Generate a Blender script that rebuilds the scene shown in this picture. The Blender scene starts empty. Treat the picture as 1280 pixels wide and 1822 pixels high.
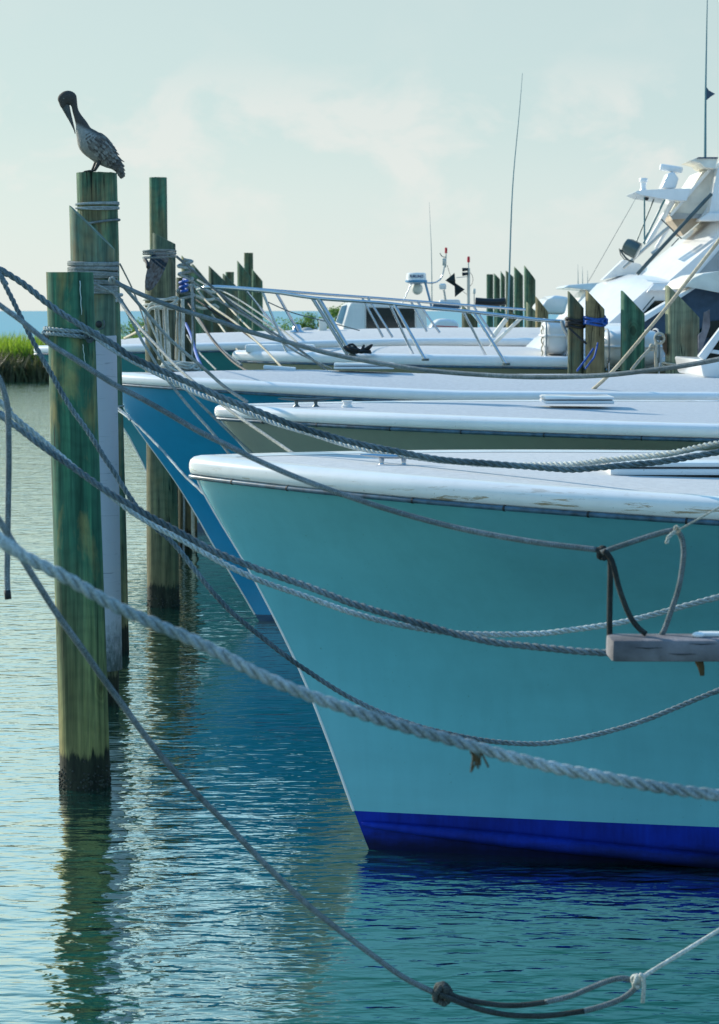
import bpy, bmesh, math, random
from mathutils import Vector, Matrix, noise
random.seed(7)
R = math.radians
sc = bpy.context.scene
col = sc.collection

# ------------------------------------------------------------------ camera
CAMZ, F, PITCH = 2.84, 4000.0, math.atan(358/4000)
cam = bpy.data.cameras.new('camera')
camo = bpy.data.objects.new('camera', cam); col.objects.link(camo)
camo.location = (0, 0, CAMZ)
camo.rotation_euler = (R(90)-PITCH, 0, 0)
cam.sensor_fit = 'VERTICAL'; cam.sensor_height = 36; cam.sensor_width = 36
cam.lens = F/1822*36
cam.clip_start = 0.1; cam.clip_end = 40000
cam.dof.use_dof = True; cam.dof.focus_distance = 12.5; cam.dof.aperture_fstop = 8.0
sc.camera = camo

# ------------------------------------------------------------------ sky, sun, exposure
SUN_EL, SUN_AZ = 24.0, -52.0        # azimuth measured from +Y towards +X
w = bpy.data.worlds.new('World'); sc.world = w; w.use_nodes = True
nt = w.node_tree; N = nt.nodes; Lk = nt.links
for n in list(N): N.remove(n)
out = N.new('ShaderNodeOutputWorld'); bg = N.new('ShaderNodeBackground')
sky = N.new('ShaderNodeTexSky'); sky.sky_type = 'NISHITA'; sky.sun_disc = False
sky.sun_elevation = R(SUN_EL); sky.sun_rotation = R(SUN_AZ)
sky.dust_density = 2.0; sky.ozone_density = 1.5; sky.air_density = 1.0
skm = N.new('ShaderNodeMixRGB'); skm.blend_type = 'MULTIPLY'; skm.inputs[0].default_value = 1
skm.inputs[2].default_value = (.72, 1, 1.14, 1)
Lk.new(sky.outputs[0], skm.inputs[1])
tc = N.new('ShaderNodeTexCoord'); sep = N.new('ShaderNodeSeparateXYZ'); Lk.new(tc.outputs['Generated'], sep.inputs[0])
rmp = N.new('ShaderNodeValToRGB'); cr = rmp.color_ramp
cr.elements[0].position = 0.0; cr.elements[0].color = (7.7, 8.2, 7.95, 1)
cr.elements[1].position = 1.0; cr.elements[1].color = (1.1, 4.0, 8.4, 1)
for p, c in ((0.05, (6.8, 7.65, 7.45, 1)), (0.085, (5.9, 7.1, 6.95, 1)), (0.14, (5.6, 6.75, 6.6, 1)), (0.35, (3.9, 7.2, 9.6, 1)), (0.6, (2.0, 5.4, 9.4, 1))):
    e = cr.elements.new(p); e.color = c
Lk.new(sep.outputs[2], rmp.inputs[0])
mx = N.new('ShaderNodeMixRGB'); mx.inputs[0].default_value = 0.85
# hand-set tint akin to forward scattering: sky darker, bluer away from sun, deepening shade
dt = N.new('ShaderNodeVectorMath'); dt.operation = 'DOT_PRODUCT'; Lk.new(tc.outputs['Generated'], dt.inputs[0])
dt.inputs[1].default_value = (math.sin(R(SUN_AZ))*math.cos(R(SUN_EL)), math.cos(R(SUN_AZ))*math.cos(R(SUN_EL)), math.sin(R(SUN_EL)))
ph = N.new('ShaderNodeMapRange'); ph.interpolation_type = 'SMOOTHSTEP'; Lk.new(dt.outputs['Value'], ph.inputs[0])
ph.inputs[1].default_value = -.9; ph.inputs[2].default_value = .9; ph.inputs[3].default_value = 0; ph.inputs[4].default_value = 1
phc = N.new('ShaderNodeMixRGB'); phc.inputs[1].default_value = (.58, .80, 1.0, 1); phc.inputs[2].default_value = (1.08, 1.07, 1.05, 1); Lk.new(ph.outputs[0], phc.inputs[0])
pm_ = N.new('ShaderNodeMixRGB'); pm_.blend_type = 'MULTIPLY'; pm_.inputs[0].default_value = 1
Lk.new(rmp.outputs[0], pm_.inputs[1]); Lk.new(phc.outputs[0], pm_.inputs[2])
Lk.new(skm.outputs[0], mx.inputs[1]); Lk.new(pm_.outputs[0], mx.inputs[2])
# thin clouds
mp = N.new('ShaderNodeMapping'); mp.inputs['Scale'].default_value = (1, 1, 1.7); mp.inputs['Location'].default_value = (.37, .2, .11); Lk.new(tc.outputs['Generated'], mp.inputs[0])
nz = N.new('ShaderNodeTexNoise'); nz.inputs['Scale'].default_value = 19; nz.inputs['Detail'].default_value = 9; nz.inputs['Roughness'].default_value = .58
nz.inputs['Distortion'].default_value = .35
Lk.new(mp.outputs[0], nz.inputs['Vector'])
cr2 = N.new('ShaderNodeValToRGB'); cr2.color_ramp.elements[0].position = .47; cr2.color_ramp.elements[1].position = .62
Lk.new(nz.outputs[0], cr2.inputs[0])
mask = N.new('ShaderNodeValToRGB'); m = mask.color_ramp
m.elements[0].position = 0.02; m.elements[0].color = (.1, .1, .1, 1)
m.elements[1].position = .5; m.elements[1].color = (.25, .25, .25, 1)
e = m.elements.new(.06); e.color = (1, 1, 1, 1)
e = m.elements.new(.088); e.color = (1, 1, 1, 1)
e = m.elements.new(.112); e.color = (.1, .1, .1, 1)
Lk.new(sep.outputs[2], mask.inputs[0])
mm = N.new('ShaderNodeMath'); mm.operation = 'MULTIPLY'; Lk.new(cr2.outputs[0], mm.inputs[0]); Lk.new(mask.outputs[0], mm.inputs[1])
mm2 = N.new('ShaderNodeMath'); mm2.operation = 'MULTIPLY'; mm2.inputs[1].default_value = .5; Lk.new(mm.outputs[0], mm2.inputs[0])
mc = N.new('ShaderNodeMixRGB'); mc.inputs[2].default_value = (8.3, 8.1, 7.7, 1)
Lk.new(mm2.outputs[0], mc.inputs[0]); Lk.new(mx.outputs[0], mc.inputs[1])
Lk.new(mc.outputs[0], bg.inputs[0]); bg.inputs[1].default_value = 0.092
Lk.new(bg.outputs[0], out.inputs[0])

sl = bpy.data.lights.new('sun', 'SUN'); sl.energy = 5.0; sl.angle = R(.6); sl.color = (1, .93, .80)
so = bpy.data.objects.new('sun', sl); col.objects.link(so)
sd = Vector((math.sin(R(SUN_AZ))*math.cos(R(SUN_EL)), math.cos(R(SUN_AZ))*math.cos(R(SUN_EL)), math.sin(R(SUN_EL))))
so.rotation_euler = (-sd).to_track_quat('-Z', 'Y').to_euler(); so.location = sd*60
sc.view_settings.view_transform = 'Standard'; sc.view_settings.look = 'None'
sc.view_settings.gamma = 1; sc.view_settings.exposure = .22
sc.view_settings.use_curve_mapping = False

# ------------------------------------------------------------------ helpers
cp, sp = math.cos(PITCH), math.sin(PITCH)
def at(px, py, Y):
    u = (px-640)/F; v = (911-py)/F
    dy = cp + v*sp; dz = -sp + v*cp
    k = Y/dy
    return Vector((u*k, Y, CAMZ + dz*k))

def obj(name, bm_or_me, mat=None, parent=None, smooth=None):
    if isinstance(bm_or_me, bmesh.types.BMesh):
        bmesh.ops.recalc_face_normals(bm_or_me, faces=bm_or_me.faces[:]) if smooth != 'keep' else None
        me = bpy.data.meshes.new(name); bm_or_me.to_mesh(me); bm_or_me.free()
    else: me = bm_or_me
    o = bpy.data.objects.new(name, me); col.objects.link(o)
    if mat: me.materials.append(mat)
    if smooth is not None:
        for p in me.polygons: p.use_smooth = True
        if smooth not in (True, 'keep'): me.set_sharp_from_angle(angle=R(smooth))
    if parent: o.parent = parent
    return o
def tag(o, label, cat, group=None):
    o['label'] = label; o['category'] = cat
    if group: o['group'] = group
    return o
def empty(name, label, cat, loc=(0, 0, 0), rz=0, group=None):
    o = bpy.data.objects.new(name, None); col.objects.link(o); o.empty_display_size = .1
    o.location = loc; o.rotation_euler = (0, 0, rz)
    return tag(o, label, cat, group)
def struct(o): o['kind'] = 'structure'; return o
def stuff(o): o['kind'] = 'stuff'; return o

def box(bm, c, s, rot=None, bevel=0):
    r = bmesh.ops.create_cube(bm, size=1)
    M = Matrix.Translation(c) @ (rot or Matrix.Identity(4)) @ Matrix.Diagonal((s[0], s[1], s[2], 1))
    bmesh.ops.transform(bm, matrix=M, verts=r['verts'])
    if bevel:
        es = list({e for v in r['verts'] for e in v.link_edges})
        bmesh.ops.bevel(bm, geom=es, offset=bevel, segments=2, affect='EDGES', profile=.6)
def cyl(bm, a, b, r1, r2=None, seg=12, caps=True):
    a = Vector(a); b = Vector(b); d = b-a
    r2 = r1 if r2 is None else r2
    M = Matrix.Translation((a+b)/2) @ d.to_track_quat('Z', 'Y').to_matrix().to_4x4()
    bmesh.ops.create_cone(bm, cap_ends=caps, segments=seg, radius1=r1, radius2=r2, depth=d.length, matrix=M)
def prism(bm, pts, depth, taper=1.0, bevel=0):
    """outline in the XZ plane (3-D points), given real thickness away from the viewer"""
    vs = [bm.verts.new(p) for p in pts]
    cx = sum(p[0] for p in pts)/len(pts); cz = sum(p[2] for p in pts)/len(pts)
    vb = [bm.verts.new((cx+(p[0]-cx)*taper, p[1]+depth, cz+(p[2]-cz)*taper)) for p in pts]
    n = len(pts)
    fs = [bm.faces.new(vs), bm.faces.new(vb[::-1])]
    for i in range(n): fs.append(bm.faces.new((vs[i], vb[i], vb[(i+1) % n], vs[(i+1) % n])))
    if bevel:
        es = list({e for f in fs for e in f.edges})
        bmesh.ops.bevel(bm, geom=es, offset=bevel, segments=3, affect='EDGES', profile=.5, clamp_overlap=True)
def lathe(bm, c, prof, seg=20, axis='Z', M=None):
    rings = []
    for (r, z) in prof:
        ring = []
        for i in range(seg):
            a = 2*math.pi*i/seg
            p = Vector((r*math.cos(a), r*math.sin(a), z))
            if M: p = M @ p
            ring.append(bm.verts.new(Vector(c)+p))
        rings.append(ring)
    for j in range(len(rings)-1):
        for i in range(seg):
            bm.faces.new((rings[j][i], rings[j][(i+1) % seg], rings[j+1][(i+1) % seg], rings[j+1][i]))
    bm.faces.new(rings[0][::-1]); bm.faces.new(rings[-1])

def catmull(P, step):
    P = [Vector(p) for p in P]
    Q = [P[0]*2-P[1]] + P + [P[-1]*2-P[-2]]
    outp = []
    for i in range(1, len(Q)-2):
        a, b, c, d = Q[i-1], Q[i], Q[i+1], Q[i+2]
        n = max(2, int((c-b).length/step*1.0))
        for k in range(n):
            t = k/n; t2 = t*t; t3 = t2*t
            outp.append(.5*((2*b)+(c-a)*t+(2*a-5*b+4*c-d)*t2+(3*b-a-3*c+d)*t3))
    outp.append(P[-1].copy())
    return outp
def resample(P, step):
    L = [0]
    for i in range(1, len(P)): L.append(L[-1]+(P[i]-P[i-1]).length)
    n = max(2, int(L[-1]/step)); res = []; j = 0
    for k in range(n+1):
        s = L[-1]*k/n
        while j < len(L)-2 and L[j+1] < s: j += 1
        t = (s-L[j])/max(1e-9, L[j+1]-L[j])
        res.append(P[j].lerp(P[j+1], min(1, max(0, t))))
    return res
def frames(P):
    T = []
    for i in range(len(P)):
        a = P[max(0, i-1)]; b = P[min(len(P)-1, i+1)]
        T.append((b-a).normalized() if (b-a).length > 1e-9 else Vector((1, 0, 0)))
    n = T[0].orthogonal().normalized(); res = []
    for i in range(len(P)):
        n = (n - T[i]*n.dot(T[i]))
        n = n.normalized() if n.length > 1e-6 else T[i].orthogonal().normalized()
        res.append((T[i], n, T[i].cross(n)))
    return res
def sweep(bm, P, rad, seg=8, uv=None, closed=False):
    fr = frames(P); rings = []; s = 0
    rf = rad if callable(rad) else (lambda t: rad)
    for i, p in enumerate(P):
        T, n, b = fr[i]
        r = rf(i/max(1, len(P)-1))
        rings.append([bm.verts.new(p + (n*math.cos(2*math.pi*k/seg)+b*math.sin(2*math.pi*k/seg))*r) for k in range(seg)])
    ss = [0]
    for i in range(1, len(P)): ss.append(ss[-1]+(P[i]-P[i-1]).length)
    for i in range(len(P)-1):
        for k in range(seg):
            f = bm.faces.new((rings[i][k], rings[i][(k+1) % seg], rings[i+1][(k+1) % seg], rings[i+1][k]))
            if uv:
                f.loops[0][uv].uv = (ss[i], k/seg); f.loops[1][uv].uv = (ss[i], (k+1)/seg)
                f.loops[2][uv].uv = (ss[i+1], (k+1)/seg); f.loops[3][uv].uv = (ss[i+1], k/seg)
    bm.faces.new(rings[0][::-1]); bm.faces.new(rings[-1])
def tube_obj(name, pts, r, mat, parent=None, seg=10, smoothpath=True, step=.05):
    bm = bmesh.new()
    P = resample(catmull(pts, step), step) if smoothpath else [Vector(p) for p in pts]
    sweep(bm, P, r, seg)
    return obj(name, bm, mat, parent, smooth=50)

# ------------------------------------------------------------------ materials
def newmat(name):
    m = bpy.data.materials.new(name); m.use_nodes = True
    nt = m.node_tree; b = nt.nodes['Principled BSDF']
    return m, nt, b
def nodes(nt):
    def nn(t, **k):
        n = nt.nodes.new(t)
        for a, v in k.items(): setattr(n, a, v)
        return n
    return nn, nt.links.new
def ramp(nt, src, stops, interp='LINEAR'):
    r = nt.nodes.new('ShaderNodeValToRGB'); c = r.color_ramp; c.interpolation = interp
    while len(c.elements) > 1: c.elements.remove(c.elements[-1])
    c.elements[0].position = stops[0][0]; c.elements[0].color = (*stops[0][1], 1) if len(stops[0][1]) == 3 else stops[0][1]
    for p, cc in stops[1:]:
        e = c.elements.new(p); e.color = (*cc, 1) if len(cc) == 3 else cc
    if src is not None: nt.links.new(src, r.inputs[0])
    return r
def tex(nt, scale=(1, 1, 1), nscale=5, detail=6, rough=.55, dist=0, coord='Object', loc=(0, 0, 0)):
    c = nt.nodes.new('ShaderNodeTexCoord'); mp = nt.nodes.new('ShaderNodeMapping')
    mp.inputs['Scale'].default_value = scale; mp.inputs['Location'].default_value = loc
    if coord == 'World':
        g = nt.nodes.new('ShaderNodeNewGeometry'); nt.links.new(g.outputs['Position'], mp.inputs[0])
    else: nt.links.new(c.outputs[coord], mp.inputs[0])
    n = nt.nodes.new('ShaderNodeTexNoise'); nt.links.new(mp.outputs[0], n.inputs['Vector'])
    n.inputs['Scale'].default_value = nscale; n.inputs['Detail'].default_value = detail
    n.inputs['Roughness'].default_value = rough; n.inputs['Distortion'].default_value = dist
    return n
def mixc(nt, f, a, b, mode='MIX'):   # factor, colour or socket, colour or socket
    m = nt.nodes.new('ShaderNodeMixRGB'); m.blend_type = mode
    for i, v in ((0, f), (1, a), (2, b)):
        if hasattr(v, 'is_linked') or hasattr(v, 'links'): nt.links.new(v, m.inputs[i])
        elif i == 0: m.inputs[0].default_value = v
        else: m.inputs[i].default_value = (*v, 1)
    return m.outputs[0]
def bump(nt, h, b, strength=.3, dist=.01):
    n = nt.nodes.new('ShaderNodeBump'); n.inputs['Strength'].default_value = strength; n.inputs['Distance'].default_value = dist
    nt.links.new(h, n.inputs['Height']); nt.links.new(n.outputs[0], b.inputs['Normal'])
def simple(name, c, rough=.5, metal=0, var=.12, coat=0, nscale=6, bumpk=0, spec=.5):
    m, nt, b = newmat(name)
    n = tex(nt, nscale=nscale)
    d = tuple(x*(1-var*1.6) for x in c); l = tuple(min(1, x*(1+var*.6)) for x in c)
    r = ramp(nt, n.outputs[0], ((.3, d), (.65, l)))
    nt.links.new(r.outputs[0], b.inputs['Base Color'])
    b.inputs['Roughness'].default_value = rough; b.inputs['Metallic'].default_value = metal
    b.inputs['Coat Weight'].default_value = coat; b.inputs['Coat Roughness'].default_value = .08
    b.inputs['Specular IOR Level'].default_value = spec
    if bumpk: bump(nt, tex(nt, nscale=nscale*14, detail=4).outputs[0], b, bumpk, .004)
    return m

def wood(name, green, low, wet=True, gz=1.4, seed=0, dark=.35):
    m, nt, b = newmat(name); nn, ln = nodes(nt)
    c = nn('ShaderNodeTexCoord'); s = nn('ShaderNodeSeparateXYZ'); ln(c.outputs['Object'], s.inputs[0])
    # streaks down the grain
    st = tex(nt, (9, 9, .55), 1.6, 9, .62, .25, loc=(seed, seed*2, seed))
    st2 = tex(nt, (40, 40, 1.1), 1.2, 6, .6, .1, loc=(seed, 3, 1))
    pat = tex(nt, (2.2, 2.2, .8), 1.8, 6, .6, .3, loc=(seed*3, 1, seed))
    # height with ragged noise
    hz = nn('ShaderNodeMath', operation='MULTIPLY_ADD'); ln(pat.outputs[0], hz.inputs[0]); hz.inputs[1].default_value = 1.3
    ln(s.outputs[2], hz.inputs[2])
    hs = nn('ShaderNodeMath', operation='DIVIDE'); ln(hz.outputs[0], hs.inputs[0]); hs.inputs[1].default_value = 4.0
    g = ramp(nt, hs.outputs[0], ((0.12, low), ((gz+.35)/4, tuple((a+b_)/2 for a, b_ in zip(low, green))), ((gz+1.1)/4, green)))
    lt = tuple(min(1, x*1.9+.012) for x in green)
    c1 = mixc(nt, 1, g.outputs[0], ramp(nt, st.outputs[0], ((.30, (.36, .38, .38)), (.5, (.95, .95, .95)), (.68, (1.75, 1.65, 1.45)))).outputs[0], 'MULTIPLY')
    c2 = mixc(nt, 1, c1, ramp(nt, st2.outputs[0], ((.3, (.55, .6, .58)), (.6, (1.12, 1.1, 1.08)))).outputs[0], 'MULTIPLY')
    # brown weathered patches
    pr = ramp(nt, pat.outputs[0], ((.50, (0, 0, 0)), (.62, (.8, .8, .8))))
    c3 = mixc(nt, pr.outputs[0], c2, mixc(nt, 1, tuple(x*1.15 for x in low), ramp(nt, st.outputs[0], ((.3, (.5, .5, .5)), (.65, (1.3, 1.3, 1.3)))).outputs[0], 'MULTIPLY'))
    # cathedral grain rings
    wv = nn('ShaderNodeTexWave', wave_type='BANDS', bands_direction='Z'); wm = nn('ShaderNodeMapping'); ln(c.outputs['Object'], wm.inputs[0])
    wm.inputs['Scale'].default_value = (3, 3, 1.6); ln(wm.outputs[0], wv.inputs['Vector']); wv.inputs['Scale'].default_value = 1.6
    wv.inputs['Distortion'].default_value = 14; wv.inputs['Detail'].default_value = 2; wv.inputs['Detail Scale'].default_value = .6
    wr = ramp(nt, wv.outputs[0], ((0, (.72, .74, .74)), (.5, (1.05, 1.05, 1.03))))
    c3 = mixc(nt, .35, c3, mixc(nt, 1, c3, wr.outputs[0], 'MULTIPLY'))
    kv = nn('ShaderNodeTexVoronoi', feature='F1'); km = nn('ShaderNodeMapping'); ln(c.outputs['Object'], km.inputs[0]); km.inputs['Scale'].default_value = (2.6, 2.6, 1.5); km.inputs['Location'].default_value = (seed, 0, seed*.37)
    kd = tex(nt, (3, 3, 3), 2, 3); kw = mixc(nt, .12, km.outputs[0], kd.outputs[1]); ln(kw, kv.inputs['Vector']); kv.inputs['Scale'].default_value = 1.0
    kr = ramp(nt, kv.outputs['Distance'], ((.06, (.30, .24, .2)), (.085, (.9, .85, .8)), (.10, (.6, .58, .55)), (.125, (1.05, 1.02, 1)), (.15, (.8, .8, .8)), (.19, (1, 1, 1))))
    c3 = mixc(nt, .8, c3, mixc(nt, 1, c3, kr.outputs[0], 'MULTIPLY'))
    # checks: thin dark vertical cracks
    ck = tex(nt, (16, 16, .28), 1.3, 3, .5, .6, loc=(seed*5, 0, 2))
    a1 = nn('ShaderNodeMath', operation='SUBTRACT'); ln(ck.outputs[0], a1.inputs[0]); a1.inputs[1].default_value = .5
    a2 = nn('ShaderNodeMath', operation='ABSOLUTE'); ln(a1.outputs[0], a2.inputs[0])
    ckm = tex(nt, (1.5, 1.5, 1), 1.5, 2, .5, 0, loc=(0, seed, 0))
    a3 = nn('ShaderNodeMath', operation='ADD'); ln(a2.outputs[0], a3.inputs[0])
    mk = ramp(nt, ckm.outputs[0], ((.45, (.03, .03, .03)), (.55, (0, 0, 0)))); ln(mk.outputs[0], a3.inputs[1])
    cr_ = ramp(nt, a3.outputs[0], ((.004, (.12, .12, .12)), (.014, (1, 1, 1))))
    c4 = mixc(nt, 1, c3, cr_.outputs[0], 'MULTIPLY')
    if wet:
        wn = tex(nt, (14, 14, 2.2), 1.4, 6, .7, 0, loc=(seed, 0, 0))
        q = nn('ShaderNodeMath', operation='MULTIPLY_ADD'); ln(wn.outputs[0], q.inputs[0]); q.inputs[1].default_value = .28; ln(s.outputs[2], q.inputs[2])
        wr2 = ramp(nt, q.outputs[0], ((.335, (.0, .0, .0)), (.375, (1, 1, 1))))
        wd = ramp(nt, wn.outputs[0], ((.35, (.006, .009, .006)), (.62, (.03, .035, .022)), (.8, (.09, .09, .06))))
        c4 = mixc(nt, wr2.outputs[0], wd.outputs[0], c4)
    ln(c4, b.inputs['Base Color']); b.inputs['Roughness'].default_value = .82
    b.inputs['Specular IOR Level'].default_value = .3
    hh = mixc(nt, .5, st2.outputs[0], cr_.outputs[0])
    bump(nt, hh, b, .55, .012)
    return m

M = {}
M['post_a'] = wood('wood_green_front', (.042, .145, .092), (.27, .225, .085), gz=1.0, seed=2)
M['post_b'] = wood('wood_grey_green', (.11, .185, .14), (.17, .15, .08), gz=.6, seed=5)
M['post_c'] = wood('wood_green_back', (.085, .17, .105), (.19, .155, .075), gz=.9, seed=9)
M['post_d'] = wood('wood_dull_green', (.085, .125, .09), (.12, .10, .05), gz=.8, seed=13)
M['post_e'] = wood('wood_far_green', (.05, .14, .095), (.12, .12, .06), gz=1.0, seed=17, wet=True)
M['post_g'] = wood('wood_olive_grey', (.12, .135, .09), (.14, .12, .06), gz=1.0, seed=31)
M['post_tan'] = wood('wood_tan', (.23, .20, .115), (.20, .16, .08), gz=1.2, seed=21)
M['post_w'] = wood('wood_weathered', (.20, .235, .16), (.2, .17, .1), gz=1.2, seed=27)

def ropemat(name, light, dark, rough=.85, braid=False, k=1.0):
    m, nt, b = newmat(name); nn, ln = nodes(nt)
    a = tex(nt, nscale=2.2, detail=5); f = tex(nt, nscale=260, detail=3); g = tex(nt, nscale=34, detail=3)
    c = ramp(nt, a.outputs[0], ((.38, dark), (.62, light)))
    c2 = mixc(nt, .8, c.outputs[0], mixc(nt, 1, c.outputs[0], ramp(nt, f.outputs[0], ((.3, (.35, .35, .35)), (.7, (1.5, 1.5, 1.5)))).outputs[0], 'MULTIPLY'))
    c2 = mixc(nt, .5, c2, mixc(nt, 1, c2, ramp(nt, g.outputs[0], ((.35, (.55, .58, .5)), (.6, (1.1, 1.1, 1.1)))).outputs[0], 'MULTIPLY'))
    h = f.outputs[0]
    if braid:
        uvn = nn('ShaderNodeTexCoord'); mp = nn('ShaderNodeMapping'); ln(uvn.outputs['UV'], mp.inputs[0]); mp.inputs['Scale'].default_value = (90, 6, 1)
        hs = []
        for sgn in (1, -1):
            sx = nn('ShaderNodeSeparateXYZ'); ln(mp.outputs[0], sx.inputs[0])
            q = nn('ShaderNodeMath', operation='MULTIPLY_ADD'); ln(sx.outputs[1], q.inputs[0]); q.inputs[1].default_value = sgn; ln(sx.outputs[0], q.inputs[2])
            q2 = nn('ShaderNodeMath', operation='MULTIPLY'); ln(q.outputs[0], q2.inputs[0]); q2.inputs[1].default_value = 2*math.pi
            q3 = nn('ShaderNodeMath', operation='SINE'); ln(q2.outputs[0], q3.inputs[0]); hs.append(q3.outputs[0])
        pm = nn('ShaderNodeMath', operation='MULTIPLY'); ln(hs[0], pm.inputs[0]); ln(hs[1], pm.inputs[1])
        h = pm.outputs[0]
        pr = ramp(nt, pm.outputs[0], ((0, (.6, .6, .6)), (.5, (1.35, 1.35, 1.35))))
        c2 = mixc(nt, 1, c2, pr.outputs[0], 'MULTIPLY')
    ln(c2, b.inputs['Base Color']); b.inputs['Roughness'].default_value = rough
    b.inputs['Specular IOR Level'].default_value = .25
    bump(nt, h, b, .7, .0025 if braid else .002)
    return m
M['rope_dark'] = ropemat('rope_dark_grey', (.22, .27, .29), (.085, .115, .13))
M['rope_light'] = ropemat('rope_pale_grey', (.50, .54, .53), (.27, .32, .33))
M['rope_braid'] = ropemat('rope_braided_grey', (.34, .38, .39), (.19, .23, .24), braid=True)
M['rope_braid_dark'] = ropemat('rope_braided_dark', (.14, .16, .15), (.03, .035, .035), braid=True)
M['rope_braid_pale'] = ropemat('rope_braided_pale', (.50, .50, .44), (.30, .31, .28), braid=True)
M['rope_white'] = ropemat('rope_white', (.62, .62, .56), (.42, .43, .38))
M['rope_cream'] = ropemat('rope_cream', (.58, .53, .42), (.4, .36, .28))
M['rope_black'] = simple('rope_black', (.012, .014, .016), .7)
M['rope_blue'] = simple('rope_blue', (.01, .085, .36), .6, var=.3, nscale=30)
M['rope_fray'] = simple('rope_fray', (.09, .06, .025), .9)

def gel(name, c, dirt=.0, rust=False, rough=.28):
    """gelcoat / painted fibreglass with faint streaks, specks"""
    m, nt, b = newmat(name); nn, ln = nodes(nt)
    a = tex(nt, (.7, .7, 2.2), 1.6, 6, .6, .2)
    s = tex(nt, nscale=55, detail=3)
    st = tex(nt, (5, 5, .5), 2.2, 5, .6, .2)
    base = ramp(nt, a.outputs[0], ((.3, tuple(x*.92 for x in c)), (.7, tuple(min(1, x*1.05) for x in c)))).outputs[0]
    base = mixc(nt, 1, base, ramp(nt, st.outputs[0], ((.3, (.945, .95, .95)), (.6, (1.01, 1.01, 1.01)))).outputs[0], 'MULTIPLY')
    sp = ramp(nt, s.outputs[0], ((.24, (.55, .52, .45)), (.30, (1, 1, 1))))
    base = mixc(nt, .7, base, mixc(nt, 1, base, sp.outputs[0], 'MULTIPLY'))
    if rust:
        q = tex(nt, (1.6, 1.6, 18), 2.4, 8, .7, .4)
        rr = ramp(nt, q.outputs[0], ((.575, (0, 0, 0)), (.62, (.85, .85, .85))))
        cc = nn('ShaderNodeTexCoord'); sx = nn('ShaderNodeSeparateXYZ'); ln(cc.outputs['Object'], sx.inputs[0])
        mk = ramp(nt, sx.outputs[2], ((.0, (1, 1, 1)), (1, (1, 1, 1))))
        mr = nn('ShaderNodeMapRange'); ln(sx.outputs[2], mr.inputs[0]); mr.inputs[1].default_value = rust[0]; mr.inputs[2].default_value = rust[1]
        mr.inputs[3].default_value = 1; mr.inputs[4].default_value = 0
        mu = nn('ShaderNodeMath', operation='MULTIPLY'); ln(rr.outputs[0], mu.inputs[0]); ln(mr.outputs[0], mu.inputs[1])
        base = mixc(nt, mu.outputs[0], base, (.30, .19, .08))
    ln(base, b.inputs['Base Color'])
    b.inputs['Roughness'].default_value = rough
    b.inputs['Coat Weight'].default_value = .6; b.inputs['Coat Roughness'].default_value = .10
    wv = tex(nt, nscale=1.3, detail=2); bump(nt, wv.outputs[0], b, .06, .02)
    return m
M['hull1'] = gel('hull_teal', (.15, .48, .54))
M['hull2'] = gel('hull_khaki', (.30, .33, .285))
M['hull3'] = gel('hull_blue', (.008, .26, .50))
M['hull4'] = gel('hull_sand', (.42, .38, .27))
M['hull5'] = gel('hull_sea_green', (.05, .27, .33))
M['hull6'] = gel('hull_white', (.62, .64, .64))
M['bottom'] = simple('bottom_paint_blue', (.001, .022, .30), .75, var=.25, nscale=3.5, bumpk=.3, spec=.25)
def bottom_mat():
    m = M['bottom']; nt = m.node_tree; nn, ln = nodes(nt); b = nt.nodes['Principled BSDF']
    src = b.inputs['Base Color'].links[0].from_socket
    c = nn('ShaderNodeTexCoord'); s_ = nn('ShaderNodeSeparateXYZ'); ln(c.outputs['Object'], s_.inputs[0])
    n = tex(nt, (2, 2, 6), 4, 7, .7); q = nn('ShaderNodeMath', operation='MULTIPLY_ADD'); ln(n.outputs[0], q.inputs[0]); q.inputs[1].default_value = .09; ln(s_.outputs[2], q.inputs[2])
    r = ramp(nt, q.outputs[0], ((.07, (.10, .20, .16)), (.105, (.35, .45, .42)), (.15, (1, 1, 1))))
    st = ramp(nt, tex(nt, (14, 14, 1.5), 2, 5, .7).outputs[0], ((.3, (.7, .72, .8)), (.65, (1.15, 1.15, 1.1))))
    ln(mixc(nt, 1, mixc(nt, 1, src, r.outputs[0], 'MULTIPLY'), st.outputs[0], 'MULTIPLY'), b.inputs['Base Color'])
bottom_mat()
M['bottomdark'] = gel('bottom_paint_dark', (.01, .06, .14), rough=.4)
M['white'] = gel('gelcoat_white', (.80, .80, .79))
M['white_w'] = gel('gelcoat_white_worn', (.78, .77, .74), rust=(1.98, 2.05))
M['deck'] = simple('deck_nonskid', (.46, .49, .51), .75, nscale=30, bumpk=.5, var=.08)
M['deck1'] = simple('deck_nonskid_pale', (.56, .56, .545), .75, nscale=24, bumpk=.5, var=.07)
M['rub'] = simple('rub_rail_dark', (.05, .11, .16), .35, var=.4, nscale=20)
M['rubgap'] = simple('rub_rail_joint', (.006, .008, .01), .6)
M['steel'] = simple('stainless_steel', (.48, .52, .56), .18, 1.0, var=.08)
M['alu'] = simple('painted_aluminium', (.5, .5, .47), .4, .6, var=.1)
M['steel_d'] = simple('dark_steel', (.10, .13, .13), .4, .5)
M['glass'] = simple('tinted_glass', (.008, .02, .02), .06, 0, var=.2)
M['canvas_navy'] = simple('canvas_navy', (.04, .075, .12), .7, var=.15, nscale=12, bumpk=.3)
M['canvas_grey'] = simple('canvas_grey', (.34, .36, .36), .7, var=.12, nscale=5)
M['canvas_cream'] = simple('canvas_cream', (.74, .71, .62), .6, var=.15, nscale=4)
M['red'] = simple('red_lens', (.6, .01, .03), .2)
M['black'] = simple('black_plastic', (.012, .015, .018), .5)
M['navytext'] = simple('navy_lettering', (.01, .04, .14), .5)
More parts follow.
